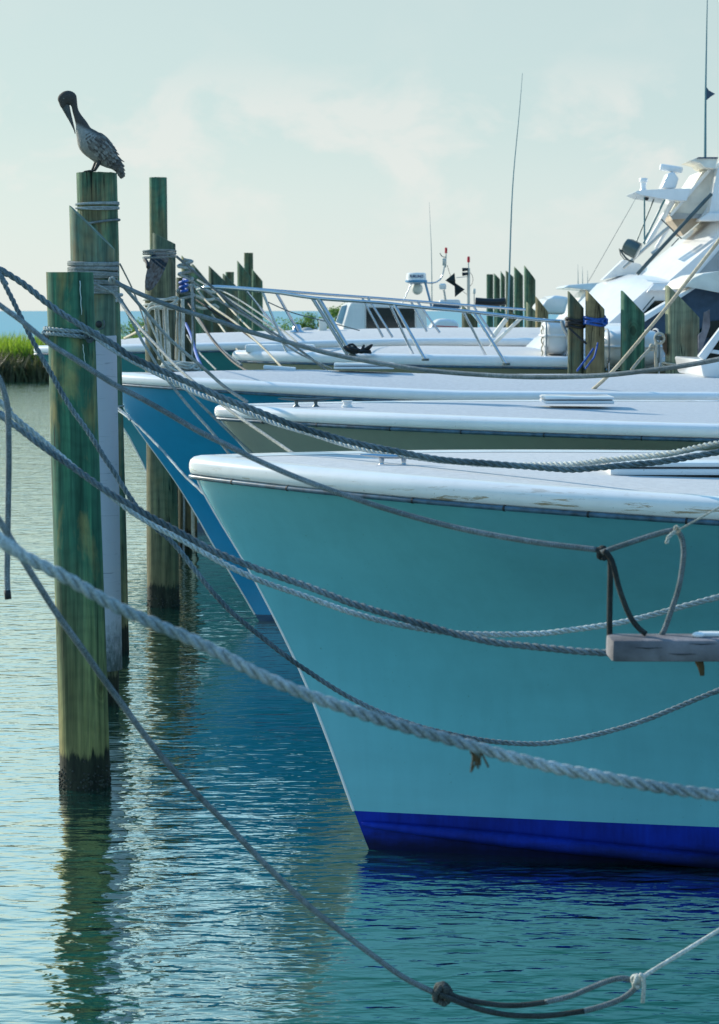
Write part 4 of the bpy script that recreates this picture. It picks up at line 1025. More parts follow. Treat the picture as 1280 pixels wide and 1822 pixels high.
# --- life rafts on boat 4
def raft(px0, px1, py0, py1, Y, label):
    a, b_ = at(px0, py1, Y), at(px1, py0, Y); w_, h = b_.x-a.x, b_.z-a.z; c = (a+b_)/2
    root = empty('life_raft', label, 'life raft', (c.x, Y, a.z), 0, 'white life raft canisters')
    def shell(z0, z1, name, s0):
        bm = bmesh.new(); n = 24; rings = []
        for j in range(33):
            t = math.sin((j/32-.5)*math.pi); ex_ = (1-abs(t)**3.6)**.36 if abs(t) < 1 else 0.0
            rr_ = max(.05, ex_); ring = []
            for i in range(n+1):
                ang = math.pi*i/n; cy, cz = math.cos(ang), math.sin(ang)
                k_ = 1/(abs(cy)**3.2+abs(cz)**3.2)**(1/3.2)
                ring.append(bm.verts.new((t*w_/2, cy*k_*.30*rr_, s0*(cz*k_*abs(z1-z0)*rr_)+z0)))
            rings.append(ring)
        for p_, q_ in zip(rings, rings[1:]):
            for i in range(n): bm.faces.new((p_[i], p_[i+1], q_[i+1], q_[i]))
        for r_ in (rings[0], rings[-1]): bm.faces.new(r_)
        for r_ in rings: pass
        obj(name, bm, M['raft'], root, smooth=45)
    mid = h*.60
    shell(mid+.008, h, 'upper_shell', 1); shell(mid-.008, h*.12, 'lower_shell', -1)
    bm = bmesh.new(); P = [Vector((w_/2*math.copysign(abs(math.cos(t))**.35, math.cos(t)), .30*math.copysign(abs(math.sin(t))**.35, math.sin(t)), mid)) for t in [2*math.pi*i/48 for i in range(49)]]
    sweep(bm, P, .014, 8); obj('seam', bm, M['raft'], root, smooth=60)
    for sx in (-.38, .38):
        bm = bmesh.new(); P = []
        for i in range(25):
            ang = 2*math.pi*i/24; k_ = 1/(abs(math.cos(ang))**3.2+abs(math.sin(ang))**3.2)**(1/3.2)
            P.append(Vector((sx*w_, math.cos(ang)*k_*.306, mid+math.sin(ang)*k_*(h-mid if math.sin(ang) > 0 else mid-h*.12)*1.015)))
        sweep(bm, P, .011, 6); obj('strap', bm, M['canvas_grey'], root, smooth=60)
        for sy in (-.25, .25):
            bm = bmesh.new(); cyl(bm, (sx*w_, sy, -.06), (sx*w_, sy, h*.35), .016, seg=8); obj('cradle_leg', bm, M['steel'], root, smooth=40)
    for sy in (-.25, .25):
        bm = bmesh.new(); cyl(bm, (-w_*.42, sy, .03), (w_*.42, sy, .03), .013, seg=8); obj('cradle_rail', bm, M['steel'], root, smooth=40)
    P = [Vector((-w_*.5+.01*math.sin(i*2), -.18+.02*math.cos(i*3), h*.85-h*.8*i/12)) for i in range(13)]
    bm = bmesh.new(); sweep(bm, resample(catmull(P, .02), .02), .007, 6); obj('lashing', bm, M['rope_cream'], root, smooth=60)
raft(962, 1013, 568, 640, 23.9, 'left white life raft canister beside the black-wrapped timber')
raft(1064, 1181, 586, 662, 23.45, 'right white life raft canister behind the dark green slanted timber')

# ------------------------------------------------------------------ ropes
def ext(W, a, b):
    if a: W = [W[0]+(W[0]-W[1]).normalized()*a]+W
    if b: W = W+[W[-1]+(W[-1]-W[-2]).normalized()*b]
    return W
def px_path(pts, Y0=None, Y1=None):
    """pts: (px, py) or (px, py, Y); missing distances run evenly between those given"""
    n = len(pts); Ys = [p[2] if len(p) > 2 else None for p in pts]
    if Ys[0] is None: Ys[0] = Y0
    if Ys[-1] is None: Ys[-1] = Y1 if Y1 is not None else Y0
    known = [i for i, v in enumerate(Ys) if v is not None]
    L = [0]
    for i in range(1, n): L.append(L[-1]+math.hypot(pts[i][0]-pts[i-1][0], pts[i][1]-pts[i-1][1]))
    for i in range(n):
        if Ys[i] is None:
            a = max(k for k in known if k < i); b = min(k for k in known if k > i)
            Ys[i] = Ys[a]+(Ys[b]-Ys[a])*(L[i]-L[a])/(L[b]-L[a])
    return [at(p[0], p[1], y) for p, y in zip(pts, Ys)]
def rope_mesh(W, r, kind, lay=7.0, seed=0):
    """W world points; twisted ropes get three real strands"""
    bm = bmesh.new(); uv = bm.loops.layers.uv.new('UVMap')
    if kind == 'twist':
        step = r*lay/14
        P = resample(catmull(W, step*3), step); P = [p+Vector((0, noise.noise((i_*.013, 2, seed)), noise.noise((i_*.017, 5, seed))))*r*.55 for i_, p in enumerate(P)]; fr = frames(P)
        pitch = r*lay; rnd = random.Random(seed); ph = rnd.uniform(0, 6)
        for s_ in range(3):
            C = []
            s = 0
            for i, p in enumerate(P):
                a = 2*math.pi*(i*step/pitch)+s_*2*math.pi/3+ph
                wob = 1+.10*noise.noise((i*.11, s_*7.3, seed))+.05*math.sin(i*.31+s_*2)
                C.append(p+(fr[i][1]*math.cos(a)+fr[i][2]*math.sin(a))*r*.55*wob)
            sweep(bm, C, r*.47, 7, uv)
    else:
        P = resample(catmull(W, r*2.5), max(r*1.2, .008)); rnd = random.Random(seed)
        sweep(bm, P, r, 10, uv)
    return bm
def rope(label, pts, wpx, kind, mat, Y0=None, Y1=None, e0=0, e1=0, name='mooring_rope', cat='rope', group='mooring ropes', seed=0, Yref=None):
    W = px_path(pts, Y0, Y1) if not isinstance(pts[0], Vector) else pts
    W = ext(W, e0, e1)
    r = wpx/F*(Yref if Yref else sum(p.y for p in W)/len(W))/2
    o = obj(name, rope_mesh(W, r, kind, seed=seed), M[mat], None, smooth='keep')
    for p in o.data.polygons: p.use_smooth = True
    tag(o, label, cat, group); o['rope_r'] = r
    return o
def rope_part(name, parent, pts, r, kind, mat, Y0=None, Y1=None, seed=0):
    W = px_path(pts, Y0, Y1) if not isinstance(pts[0], Vector) else pts
    o = obj(name, rope_mesh(W, r, kind, seed=seed), M[mat] if isinstance(mat, str) else mat, parent, smooth='keep')
    if parent.location.length > 1e-6: o.data.transform(inv(parent))
    for p in o.data.polygons: p.use_smooth = True
    return o
def knot_pts(c, s, seed=0, turns=2.2):
    rnd = random.Random(seed); P = []
    n = int(turns*8)
    for i in range(n):
        t = 2*math.pi*i/8
        P.append(c+Vector((s*math.cos(t)*(.55+.35*math.sin(t*1.5+seed)), s*.55*math.sin(t*1.5+.5), s*math.sin(t)*.95)))
    return P

# long twisted pair across the nearest deck
rA = rope('dark twisted rope sagging from the upper left edge across the nearest boat deck', [(-30, 458), (0, 479), (41, 506), (91, 546), (150, 582), (200, 611), (237, 636), (312, 670), (359, 690), (400, 709), (450, 728), (520, 755), (600, 779), (653, 793), (706, 803), (759, 813), (812, 821), (897, 829), (960, 832), (1015, 835), (1081, 831), (1152, 824), (1207, 816), (1280, 804), (1330, 794)],
     12, 'twist', 'rope_dark', 9.3, 9.2, 1.5, 1.5, Yref=9.3)
rB = rope('paler twisted rope knotted round the front post and sagging beside the dark one', [(150, 588, 13.08), (170, 600, 13.06), (200, 623), (259, 654), (312, 681), (359, 703), (400, 717), (450, 738), (520, 763), (600, 787), (653, 800), (706, 809), (759, 816), (812, 822), (897, 827), (960, 827), (1020, 825), (1081, 821), (1152, 812), (1207, 804), (1280, 788), (1330, 776, 9.6)],
     10.5, 'twist', 'rope_light', None, None, 0, 1.5, Yref=11)
# its double turn and knot round the front post
def ring_pts(root, k, z, rad, n=22, a0=0, turns=1.0, dz=0, tilt=0, tiltdir=0, jit=.0, seed=0):
    rnd = random.Random(seed); P = []
    for i in range(int(n*turns)+1):
        a = a0+2*math.pi*i/n; t = i/(n*turns)
        zz = z+dz*t+tilt*math.cos(a-tiltdir)+rnd.uniform(-jit, jit)
        P.append(Vector((root.x+k*zz+rad*math.cos(a), root.y+rad*math.sin(a), zz)))
    return P
zk = at(124, 592, 13.3).z; r1m = 43/F*13.3*1.0+.012
rope_part('post_turn', rB, ring_pts(r1, k1, zk+.012, r1m, tilt=-.012, tiltdir=0), .0135, 'twist', 'rope_light', seed=2)
rope_part('post_turn', rB, ring_pts(r1, k1, zk-.018, r1m, tilt=-.018, tiltdir=.3), .0135, 'twist', 'rope_light', seed=3)
rope_part('knot', rB, knot_pts(at(160, 597, 13.12), .035, 1), .0125, 'twist', 'rope_dark', seed=4)
rope_part('knot', rB, knot_pts(at(84, 594, 13.25), .026, 3, 1.6), .011, 'twist', 'rope_light', seed=5)
for i in range(5):
    a = at(79+i*1.5, 597, 13.2); rope_part('frayed_end', rB, [a, a+Vector((.005*math.sin(i*2), 0, -.025)), a+Vector((.012*math.cos(i*3), .0, -.055))], .0018, 'braid', 'rope_fray')

rC = rope('smooth grey braided rope from the left edge to the knot before the teal hull', [(-30, 521), (0, 543), (41, 573), (87, 610), (137, 641), (200, 682), (250, 708), (300, 736), (353, 767), (400, 790), (450, 815), (520, 846), (600, 876), (680, 903), (760, 926), (840, 945), (940, 963), (1000, 971), (1062, 978)],
     10, 'braid', 'rope_braid', 7.2, 6.55, 1.5, 0, Yref=6.9)
rr_ = rC['rope_r']
rope_part('knot', rC, knot_pts(at(1073, 984, 6.55), .017, 2, 2.0), rr_*.9, 'braid', 'rope_braid_dark')
rope_part('tail', rC, [(1062, 978), (1078, 984), (1086, 998), (1086, 1040), (1085, 1090), (1085, 1128), (1086, 1146)], rr_*1.05, 'braid', 'rope_braid_dark', 6.55, 6.55)
rope_part('loop', rC, [(1070, 984, 6.53), (1090, 976, 6.53), (1120, 966), (1160, 953), (1190, 945), (1205, 945), (1214, 958), (1217, 985), (1213, 1020), (1207, 1050), (1197, 1080), (1188, 1106), (1181, 1124), (1174, 1134, 6.53)], rr_*.95, 'braid', 'rope_braid', 6.53, 6.5)
rope_part('loop', rC, [(1074, 980), (1085, 990), (1093, 1010), (1100, 1040), (1110, 1070), (1122, 1098), (1137, 1118), (1150, 1128)], rr_*.95, 'braid', 'rope_braid_dark', 6.5, 6.5)
rH = rope('thin white line tied to the top of the hanging rope loop near the right edge', [(1203, 943), (1215, 939), (1240, 925), (1280, 903), (1330, 876)], 3.4, 'braid', 'rope_cream', 6.5, 6.6, 0, 1.5)
rope_part('hitch', rH, knot_pts(at(1204, 943, 6.5), .012, 5, 1.5), .0035, 'braid', 'rope_cream')
rope_part('frayed_end', rH, [at(1201, 946, 6.47), at(1192, 954, 6.46), at(1188, 960, 6.46), at(1187, 968, 6.46)], .006, 'twist', 'rope_white')

rD = rope('dark twisted rope dropping steeply from the upper left and under the pair', [(-18, 462), (0, 489), (19, 526), (34, 557), (59, 607), (91, 664), (125, 723), (159, 770), (188, 817), (203, 840), (232, 885), (264, 927), (308, 967), (348, 1017), (400, 1077), (440, 1113), (500, 1160), (545, 1192), (600, 1228), (680, 1268), (760, 1297), (840, 1314), (900, 1321), (970, 1322), (1040, 1312), (1120, 1291), (1200, 1262), (1280, 1227), (1330, 1203)],
     9.5, 'twist', 'rope_dark', 9.2, 8.8, 1.5, 1.5, Yref=9.2)
rE = rope('dark thick twisted rope running from the left edge to the end of the plank', [(-30, 712), (0, 737), (37, 764), (72, 791), (103, 813), (145, 842), (188, 872), (235, 899), (275, 923), (326, 950), (362, 970), (400, 988), (480, 1020), (560, 1048), (640, 1078), (720, 1104), (800, 1126), (860, 1139), (920, 1148), (1000, 1156), (1085, 1161), (1110, 1162)],
     13, 'twist', 'rope_dark', 7.4, 6.75, 1.5, 0, Yref=7.1)
rF = rope('pale twisted rope twinned with the dark one, then rising to the right edge', [(-30, 690), (0, 715), (25, 741), (62, 772), (103, 806), (145, 841), (188, 874), (232, 908), (275, 935), (319, 958), (362, 983), (400, 1004), (480, 1040), (560, 1069), (640, 1094), (720, 1114), (800, 1125), (880, 1129), (960, 1127), (1015, 1120), (1092, 1110), (1152, 1097), (1207, 1082), (1280, 1061), (1330, 1045)],
     11, 'twist', 'rope_light', 7.9, 7.6, 1.5, 1.5, Yref=7.7)
rG = rope('thickest pale twisted rope crossing lowest on the teal hull, nearest', [(-30, 938), (0, 959), (47, 990), (109, 1022), (145, 1043), (188, 1070), (232, 1093), (290, 1120), (344, 1143), (400, 1170), (480, 1208), (560, 1240), (640, 1268), (720, 1294), (800, 1316), (850, 1330), (920, 1349), (1000, 1368), (1080, 1384), (1160, 1398), (1280, 1414), (1340, 1420)],
     23, 'twist', 'rope_light', 4.4, 4.7, 1.2, 1.2, Yref=4.6)
g_ = at(846, 1330, 4.62)
for i in range(9):
    rnd = random.Random(i); q = g_+Vector((rnd.uniform(-.012, .012), -.014, rnd.uniform(-.012, .01)))
    rope_part('snagged_weed', rG, [q, q+Vector((rnd.uniform(-.008, .014), -.004, -.014)), q+Vector((rnd.uniform(-.008, .026), 0, -.034-rnd.random()*.012))], .0022, 'braid', 'rope_fray')
rK = rope('smooth rope sweeping down over the water to a knotted loop at the bottom', [(-20, 898), (0, 928), (22, 963), (47, 1006), (72, 1046), (105, 1097), (145, 1152), (181, 1203), (217, 1252), (254, 1303), (290, 1349), (326, 1388), (362, 1425), (400, 1463), (475, 1541), (550, 1612), (600, 1652), (669, 1704), (720, 1740), (770, 1765)],
     11.5, 'braid', 'rope_braid', 5.6, 6.4, 1.2, 0, Yref=6.0)
q = rK['rope_r']
rope_part('knot', rK, knot_pts(at(787, 1768, 6.4), .028, 2, 2.4), q*1.15, 'braid', 'rope_braid_dark')
rope_part('loop', rK, [(790, 1762), (812, 1774), (850, 1783), (898, 1789), (935, 1788), (975, 1782.5)], q*.97, 'braid', 'rope_braid_dark', 6.4, 6.4)
rope_part('loop', rK, [(970, 1783), (1010, 1774), (1041, 1762), (1075, 1748), (1100, 1741), (1120, 1742), (1132, 1750), (1127, 1762), (1105, 1778), (1066, 1792), (1035, 1800)], q*.95, 'braid', 'rope_braid', 6.4, 6.38)
rope_part('loop', rK, [(1040, 1799), (980, 1807), (945, 1808), (905, 1806), (866, 1799), (830, 1788), (800, 1776), (783, 1770)], q*.97, 'braid', 'rope_braid_dark', 6.38, 6.38)
rL = rope('thin pale line from the bottom knotted loop up to the right edge', [(1128, 1748), (1140, 1742), (1155, 1731), (1216, 1694), (1280, 1655), (1340, 1618)], 8, 'braid', 'rope_white', 6.38, 6.5, 0, 1.2)
rope_part('knot', rL, knot_pts(at(1134, 1746, 6.36), .017, 1, 2.0), .0068, 'braid', 'rope_white')
rope_part('tail', rL, [(1138, 1734), (1145, 1738), (1146, 1758), (1144, 1784)], .0062, 'braid', 'rope_white', 6.34, 6.34)
rM = rope('short braided rope end hanging at the far left over the water', [(-22, 640), (0, 676), (12, 714), (15, 745), (16, 820), (15, 890), (14, 950), (13, 1032), (15, 1064)], 10.5, 'braid', 'rope_braid', 7.2, 7.2, .8, 0)
rope_part('whipped_end', rM, [(13, 1050), (15, 1066)], rM['rope_r']*1.18, 'braid', 'rope_black', 7.2, 7.2)
# mid-distance lines
rN = rope('long smooth line from the wrapped second post sagging over the blue boat deck', [(197, 498, 15.95), (219, 509), (266, 530), (322, 551), (400, 575), (450, 592), (521, 611), (591, 630), (680, 647), (760, 659), (860, 667), (958, 671), (1070, 668), (1155, 659), (1221, 650), (1280, 639), (1340, 627, 13.5)],
     8.6, 'braid', 'rope_braid', None, None, 0, 1.5, Yref=15)
rO = rope('taut pale line climbing from behind the middle boat hatch to the right edge', [(1046, 701, 18.9), (1090, 661), (1145, 597), (1188, 545), (1221, 503), (1270, 440), (1320, 375, 17)], 7, 'braid', 'rope_cream', None, None, 0, 4)
M['rope_mid'] = ropemat('rope_mid_grey', (.55, .57, .54), (.34, .37, .36), braid=True)
rope('steep pale line from the second post to behind the teal boat bow', [(203, 520, 16.1), (225, 553), (253, 606), (263, 622), (290, 665), (335, 721), (377, 768), (411, 811, 15.2)], 5.2, 'braid', 'rope_mid')
rope('pale line from the second post crossing the khaki hull to the nearest rim', [(203, 522, 16.0), (240, 572), (284, 620), (335, 671), (411, 731), (470, 772), (531, 813, 12.9)], 5.6, 'braid', 'rope_mid')
rope('pale line from the second post ending at the khaki boat stem', [(204, 516, 16.1), (250, 585), (299, 655), (339, 700), (386, 747), (449, 807, 15.9)], 4.6, 'braid', 'rope_mid')
rope('line from the second post to the khaki boat rim, uppermost of the steep pale lines', [(205, 500, 16.05), (219, 509), (256, 551), (294, 595), (322, 621), (359, 652), (400, 688), (441, 716, 16.2)], 6, 'braid', 'rope_mid')
rp = rope('pair of thin twisted lines from the pelican post down to the nearest bow', [(208, 724, 18.3), (231, 743), (269, 780), (306, 820), (326, 843), (350, 866), (373, 886, 13.4)], 5, 'twist', 'rope_light', Yref=14.5)
rope_part('second_leg', rp, [(208, 729, 18.3), (222, 738), (232, 747, 17)], .008, 'twist', 'rope_light')
rope('fine line from the pelican post slanting down to the peaked rope post', [(214, 470, 18.6), (234, 510), (247, 542), (262, 585, 21.3)], 3, 'braid', 'rope_mid')
# wraps on the first posts
def wraps(label, post_o, root, k, zs, rad, r, mat, kind='braid', name='rope_wrap', extra=None, seed=0, group='rope wraps round posts'):
    rnd = random.Random(seed); first = None; P = []
    W = []
    for z in zs: W += ring_pts(root, k, z, rad, 20, a0=.6, turns=1.0, dz=-.0, tilt=rnd.uniform(-.012, .012), tiltdir=rnd.uniform(0, 6), jit=.001, seed=seed)[:-1]
    # join turns smoothly into one helix
    o = obj(name, rope_mesh(W, r, kind, seed=seed), M[mat], None, smooth='keep')
    for p in o.data.polygons: p.use_smooth = True
    tag(o, label, 'rope wrap', group); return o
def zat(py, Y): return at(100, py, Y).z
r2m = 39.5/F*16.25
zs = [zat(y, 15.93) for y in (466, 468.5, 476, 478.5, 484, 487)]
wraps('upper smooth pale rope turns round the slant-topped second post', P2, r2, k2, zs, r2m+.014, .012, 'rope_mid', seed=1)
zs = [zat(y, 15.93) for y in (495, 500, 505, 509, 513, 516, 521)]
w2 = wraps('lower crowded rope turns round the slant-topped second post', P2, r2, k2, zs, r2m+.010, .0095, 'rope_mid', seed=2)
rope_part('cross_turn', w2, [(163, 503), (176, 508), (190, 515), (206, 524)], .009, 'braid', 'rope_mid', 15.86, 15.9)
rope_part('cross_turn', w2, [(163, 512), (178, 516), (194, 519), (206, 517)], .008, 'braid', 'rope_mid', 15.87, 15.9)
rope_part('knot', w2, knot_pts(at(200, 499, 15.9), .02, 4, 1.6), .011, 'braid', 'rope_mid')
r3m = 36.5/F*18.7
wraps('two thin rope turns near the top of the pelican post', P3, r3, k3, [zat(358, 18.3), zat(359.5, 18.3), zat(366, 18.3), zat(367, 18.3)], r3m+.006, .0075, 'rope_light', 'twist', seed=3)
o = obj('rope_wrap', rope_mesh(ring_pts(r3, k3, zat(394, 18.35), r3m+.010, 24, a0=math.pi+.4, tilt=.028, tiltdir=0), .009, 'braid'), M['rope_braid'], None, smooth=True); tag(o, 'single slanting rope turn below the thin turns on the pelican post', 'rope wrap', 'rope wraps round posts')
for yy, lb in ((525, 'upper'), (535, 'lower')):
    o = obj('rope_wrap', rope_mesh(ring_pts(r3, k3, zat(yy, 18.4), r3m+.012, 24, tilt=.004), .014, 'twist'), M['rope_light'], None, smooth='keep'); tag(o, lb+' pale rope turn on the pelican post beside the lower wraps', 'rope wrap', 'rope wraps round posts')
o = obj('rope_wrap', rope_mesh(ring_pts(r3, k3, zat(726, 18.35), r3m+.006, 24), .008, 'twist'), M['rope_light'], None, smooth='keep'); tag(o, 'thin twisted turn low on the pelican post where the doubled line starts', 'rope wrap', 'rope wraps round posts')

# peaked post ropes
r4m = 27/F*21.55
w4 = wraps('rope turns just under the peak of the rope-hung post', P4, r4, k4, [zat(y, 21.3) for y in (446, 450.5, 456)], r4m+.008, .010, 'rope_mid', 'twist', seed=6)
w5 = wraps('white rope turns at mid height of the peaked post', P4, r4, k4, [zat(y, 21.3) for y in (533, 541, 549)], r4m+.012, .012, 'rope_white', seed=7)
rnd = random.Random(11)
hang = [(277, 542, 283, 640, 'rope_white', .015), (281, 545, 290, 645, 'rope_white', .013), (294, 541, 301, 650, 'rope_white', .017), (298, 543, 304, 655, 'rope_white', .012), (291, 550, 294, 632, 'rope_light', .013),
        (317, 545, 313, 640, 'rope_cream', .012), (321, 548, 318, 645, 'rope_light', .012), (325, 532, 328, 650, 'rope_white', .022), (341, 505, 342, 640, 'rope_mid', .012), (323, 540, 322, 612, 'rope_cream', .010),
        (262, 560, 303, 648, 'rope_white', .013), (258, 552, 262, 590, 'rope_light', .014)]
lbls = ['leftmost', 'second from left', 'thick', 'thin', 'short inner', 'cream', 'grey', 'thickest', 'outermost right', 'short cream', 'slanting', 'short left']
for i, (x0, y0, x1, y1, mt, r) in enumerate(hang):
    pts = [(x0, y0), (x0+(x1-x0)*.3+rnd.uniform(-1, 1), y0+(y1-y0)*.33), (x0+(x1-x0)*.7+rnd.uniform(-1.5, 1.5), y0+(y1-y0)*.7), (x1, y1)]
    W = px_path(pts, 21.2-.02*(i % 4), 21.15)
    o = obj('hanging_rope', rope_mesh(W, r*.8, 'braid'), M[mt], None, smooth='keep'); tag(o, lbls[i]+' rope of the bunch hanging from the peaked post', 'rope', 'ropes hanging from the peaked post')
W = [at(264, 560, 21.1)+Vector((.06*math.sin(t), -.03*math.cos(t), -.02*t*.5)) for t in [i*.5 for i in range(28)]]
o = obj('rope_wrap', rope_mesh([at(262, 556, 21.2), at(268, 541, 21.2), at(280, 536, 21.15), at(296, 533, 21.1), at(312, 529, 21.2), at(317, 532, 21.2), at(308, 540, 21.15), at(290, 545, 21.1), at(270, 548, 21.15), at(264, 556, 21.2)], .013, 'braid'), M['rope_white'], None, smooth='keep')
tag(o, 'loose white loop slung across the middle of the peaked post', 'rope wrap', 'rope wraps round posts')
o = obj('line_end', rope_mesh([at(258, 462, 21.3), at(262, 467, 21.25), at(264, 476, 21.2)], .018, 'braid'), M['rope_black'], None, smooth='keep'); tag(o, 'dark line end sticking out at the upper left of the peaked post', 'rope')
# cluster on the post to the right, with blue line
Pc = [at(331+14*math.sin(i*1.3)+rnd.uniform(-4, 4), 462+i*3.1, 26.3+.12*math.cos(i*1.9)) for i in range(24)]
o = obj('rope_wrap', rope_mesh(Pc, .018, 'braid'), M['rope_mid'], None, smooth='keep'); tag(o, 'crowded grey and white turns on the dark post right of the peaked post', 'rope wrap', 'rope wraps round posts')
Pc = [at(327+7*math.sin(i*1.5), 497+i*2.0, 26.0+.1*math.cos(i*1.5)) for i in range(12)]
o = obj('rope_wrap', rope_mesh(Pc, .016, 'braid'), M['rope_blue'], None, smooth='keep'); tag(o, 'royal blue turns on the dark post right of the peaked post', 'rope wrap', 'rope wraps round posts')
rope('royal blue line hanging behind the bunch of white ropes', [(331, 576, 26), (340, 596), (345, 614), (351, 634), (359, 652, 22.8)], 5.5, 'braid', 'rope_blue')
lines = [
 ('dark line from the peaked post over the bow rail, topmost of the fan', [(314, 456, 21.3), (355, 491), (388, 519), (427, 551), (474, 584), (530, 620), (582, 660, 22.4)], 4.6, 'rope_braid'),
 ('grey line just below the topmost line of the fan', [(318, 488, 21.4), (342, 500), (400, 541), (450, 571), (521, 622), (556, 640), (591, 656, 22.3)], 3.6, 'rope_mid'),
 ('slack black rope curving from the dark post to the sand coloured hull', [(333, 536, 26.2), (358, 572), (380, 607), (413, 642), (440, 660), (452, 664, 22.9)], 4.2, 'rope_black'),
 ('straight black line passing behind the fan towards the windlass', [(345, 530, 27), (380, 554), (415, 577), (453, 605), (481, 622), (520, 622, 25.2)], 3.6, 'rope_black'),
 ('pale line from the dark post, steepest of the middle fan', [(342, 512, 26.4), (345, 552), (362, 582), (395, 622), (430, 650, 24.6)], 5, 'rope_mid'),
 ('cream line of the fan ending near the white hatch', [(340, 500, 26.4), (372, 540), (420, 575), (470, 620), (508, 660, 22.4)], 4, 'rope_cream'),
 ('thin grey line of the fan reaching the far foredeck heap', [(352, 498, 31), (420, 540), (480, 580), (528, 612, 28.2)], 3.4, 'rope_mid'),
 ('thin pale line low in the fan', [(378, 560, 32), (400, 590), (425, 625), (452, 640, 25.4)], 3.4, 'rope_cream'),
 ('thin dark line dropping to the foredeck white heap', [(333, 596, 26), (350, 622), (385, 658, 21.6)], 3, 'rope_mid'),
 ('thin line slanting from the far saw-tooth posts to the rail', [(365, 505, 32), (420, 530), (500, 585), (556, 634, 25.0)], 3, 'rope_mid'),
 ('pale line behind the dark post leading down to the white bow', [(385, 520, 35), (420, 560), (450, 590, 29.4)], 3, 'rope_cream')]
for lb, pts, wd, mt in lines: rope(lb, pts, wd, 'braid', mt)
for i, (yy, lb) in enumerate(((516, 'upper'), (530, 'middle'), (545, 'lower'))):
    W = [at(x, yy+4*math.sin(x*.12+i), 32-.35) for x in range(345, 385, 6)]
    o = obj('rope_wrap', rope_mesh(W+[at(388, yy+2, 31.9)], .022, 'braid'), M['rope_white'], None, smooth='keep'); tag(o, lb+' white rope turn across the saw-tooth posts', 'rope wrap', 'rope wraps round posts')
rope('pale rope end dangling into the gap under the blue bow', [(338, 870, 26.4), (343, 900), (344, 950), (346, 982, 26.4)], 7, 'braid', 'rope_cream')
rope('grey rope hanging beside the far dark post under the blue bow', [(326, 865, 26.5), (328, 900), (327, 985, 26.5)], 4, 'braid', 'rope_mid')
rope('short cream line rising to the peaked post from the white bow at left', [(222, 602, 28.2), (240, 593), (258, 582, 21.8)], 5, 'braid', 'rope_cream')

# right-hand timber ropes
def band(label, cx, y0, y1, n, Y, hw, r, mat, seed=0):
    P = []; c = at(cx, 500, Y); W = hw/F*Y+r
    for i in range(n*16):
        a = 2*math.pi*i/16; t = i/(n*16); z = at(cx, y0+(y1-y0)*t, Y).z
        k_ = min(1.22, 1/max(abs(math.cos(a)), abs(math.sin(a))))
        P.append(Vector((c.x+W*math.cos(a)*k_, Y+W*math.sin(a)*k_, z+.010*math.sin(i*.9+seed))))
    o = obj('rope_wrap', rope_mesh(P, r, 'braid'), M[mat], None, smooth='keep'); tag(o, label, 'rope wrap', 'rope wraps on the right timbers'); return o
wb = band('black rope turns round the green slanted timber', 1024.5, 565, 582, 4, 22.95, 13.5, .0125, 'rope_black')
wu = band('bright blue rope turns round the tan slanted timber', 1059, 564, 578, 4, 22.85, 16, .0125, 'rope_blue')
rope_part('knot', wu, knot_pts(at(1077, 572, 22.7), .03, 3, 2.2), .012, 'braid', 'rope_blue')
rope_part('tail', wb, [(1012, 583), (1025, 595), (1044, 612)], .011, 'braid', 'rope_black', 22.75, 22.7)
rope('doubled blue line running down from the blue wrap to the deck', [(1056, 620, 22.6), (1046, 635), (1036, 648), (1027, 660, 22.4)], 3.6, 'braid', 'rope_blue')
rope('second blue line beside the first, below the blue wrap', [(1064, 610, 22.6), (1058, 634), (1050, 645), (1042, 656, 22.4)], 3.2, 'braid', 'rope_blue')
ec = at(1174, 602, 22.1); P = [ec+Vector((.045*math.cos(t), .0, .05*math.sin(t))) for t in [i*.45 for i in range(15)]]
eye = obj('rope_eye', rope_mesh(P, .013, 'braid'), M['rope_cream'], None, smooth='keep'); tag(eye, 'cream rope eye hung on the side of the wide weathered timber', 'rope')
rope_part('hitch', eye, knot_pts(at(1160, 618, 22.1), .028, 2, 2.0), .012, 'braid', 'rope_cream')
rope_part('tail', eye, [(1168, 608), (1167, 630), (1168, 660)], .016, 'braid', 'rope_cream', 22.1, 22.1)
rope_part('lower_line', eye, [(1158, 620), (1142, 636), (1124, 658)], .016, 'braid', 'rope_cream', 22.1, 21.9)
bm = bmesh.new(); prism(bm, O([(1181, 594), (1187, 594), (1187, 632), (1182, 622), (1179, 606)], 22.2), .08); o = obj('iron_bracket', bm, simple('rusty_iron', (.12, .075, .04), .8, var=.4)); tag(o, 'rusty bracket holding the rope eye on the weathered timber', 'bracket')
bm = bmesh.new(); cyl(bm, at(1170, 601, 22.05), at(1181, 602, 22.25), .022, seg=10); o = obj('iron_pin', bm, M['steel_d'], None, smooth=40); tag(o, 'short iron pin through the rope eye', 'pin')
bm = bmesh.new(); prism(bm, O([(1243, 596), (1250, 590), (1254, 556), (1263, 551), (1264, 580), (1257, 600), (1243, 640)], 22.0), .05); o = obj('broken_board', bm, M['plankwood']); tag(o, 'grey splintered board right of the weathered timber', 'board')
o = band('thin rope turn at the foot of the weathered timber', 1214, 645, 652, 2, 22.35, 29, .012, 'rope_cream')
st_ = rope('dark grey strap linking the rail end to the black wrap', [(1000, 572, 23.4), (1004, 585), (1012, 600), (1014, 614, 23.0)], 7, 'braid', 'rope_dark')

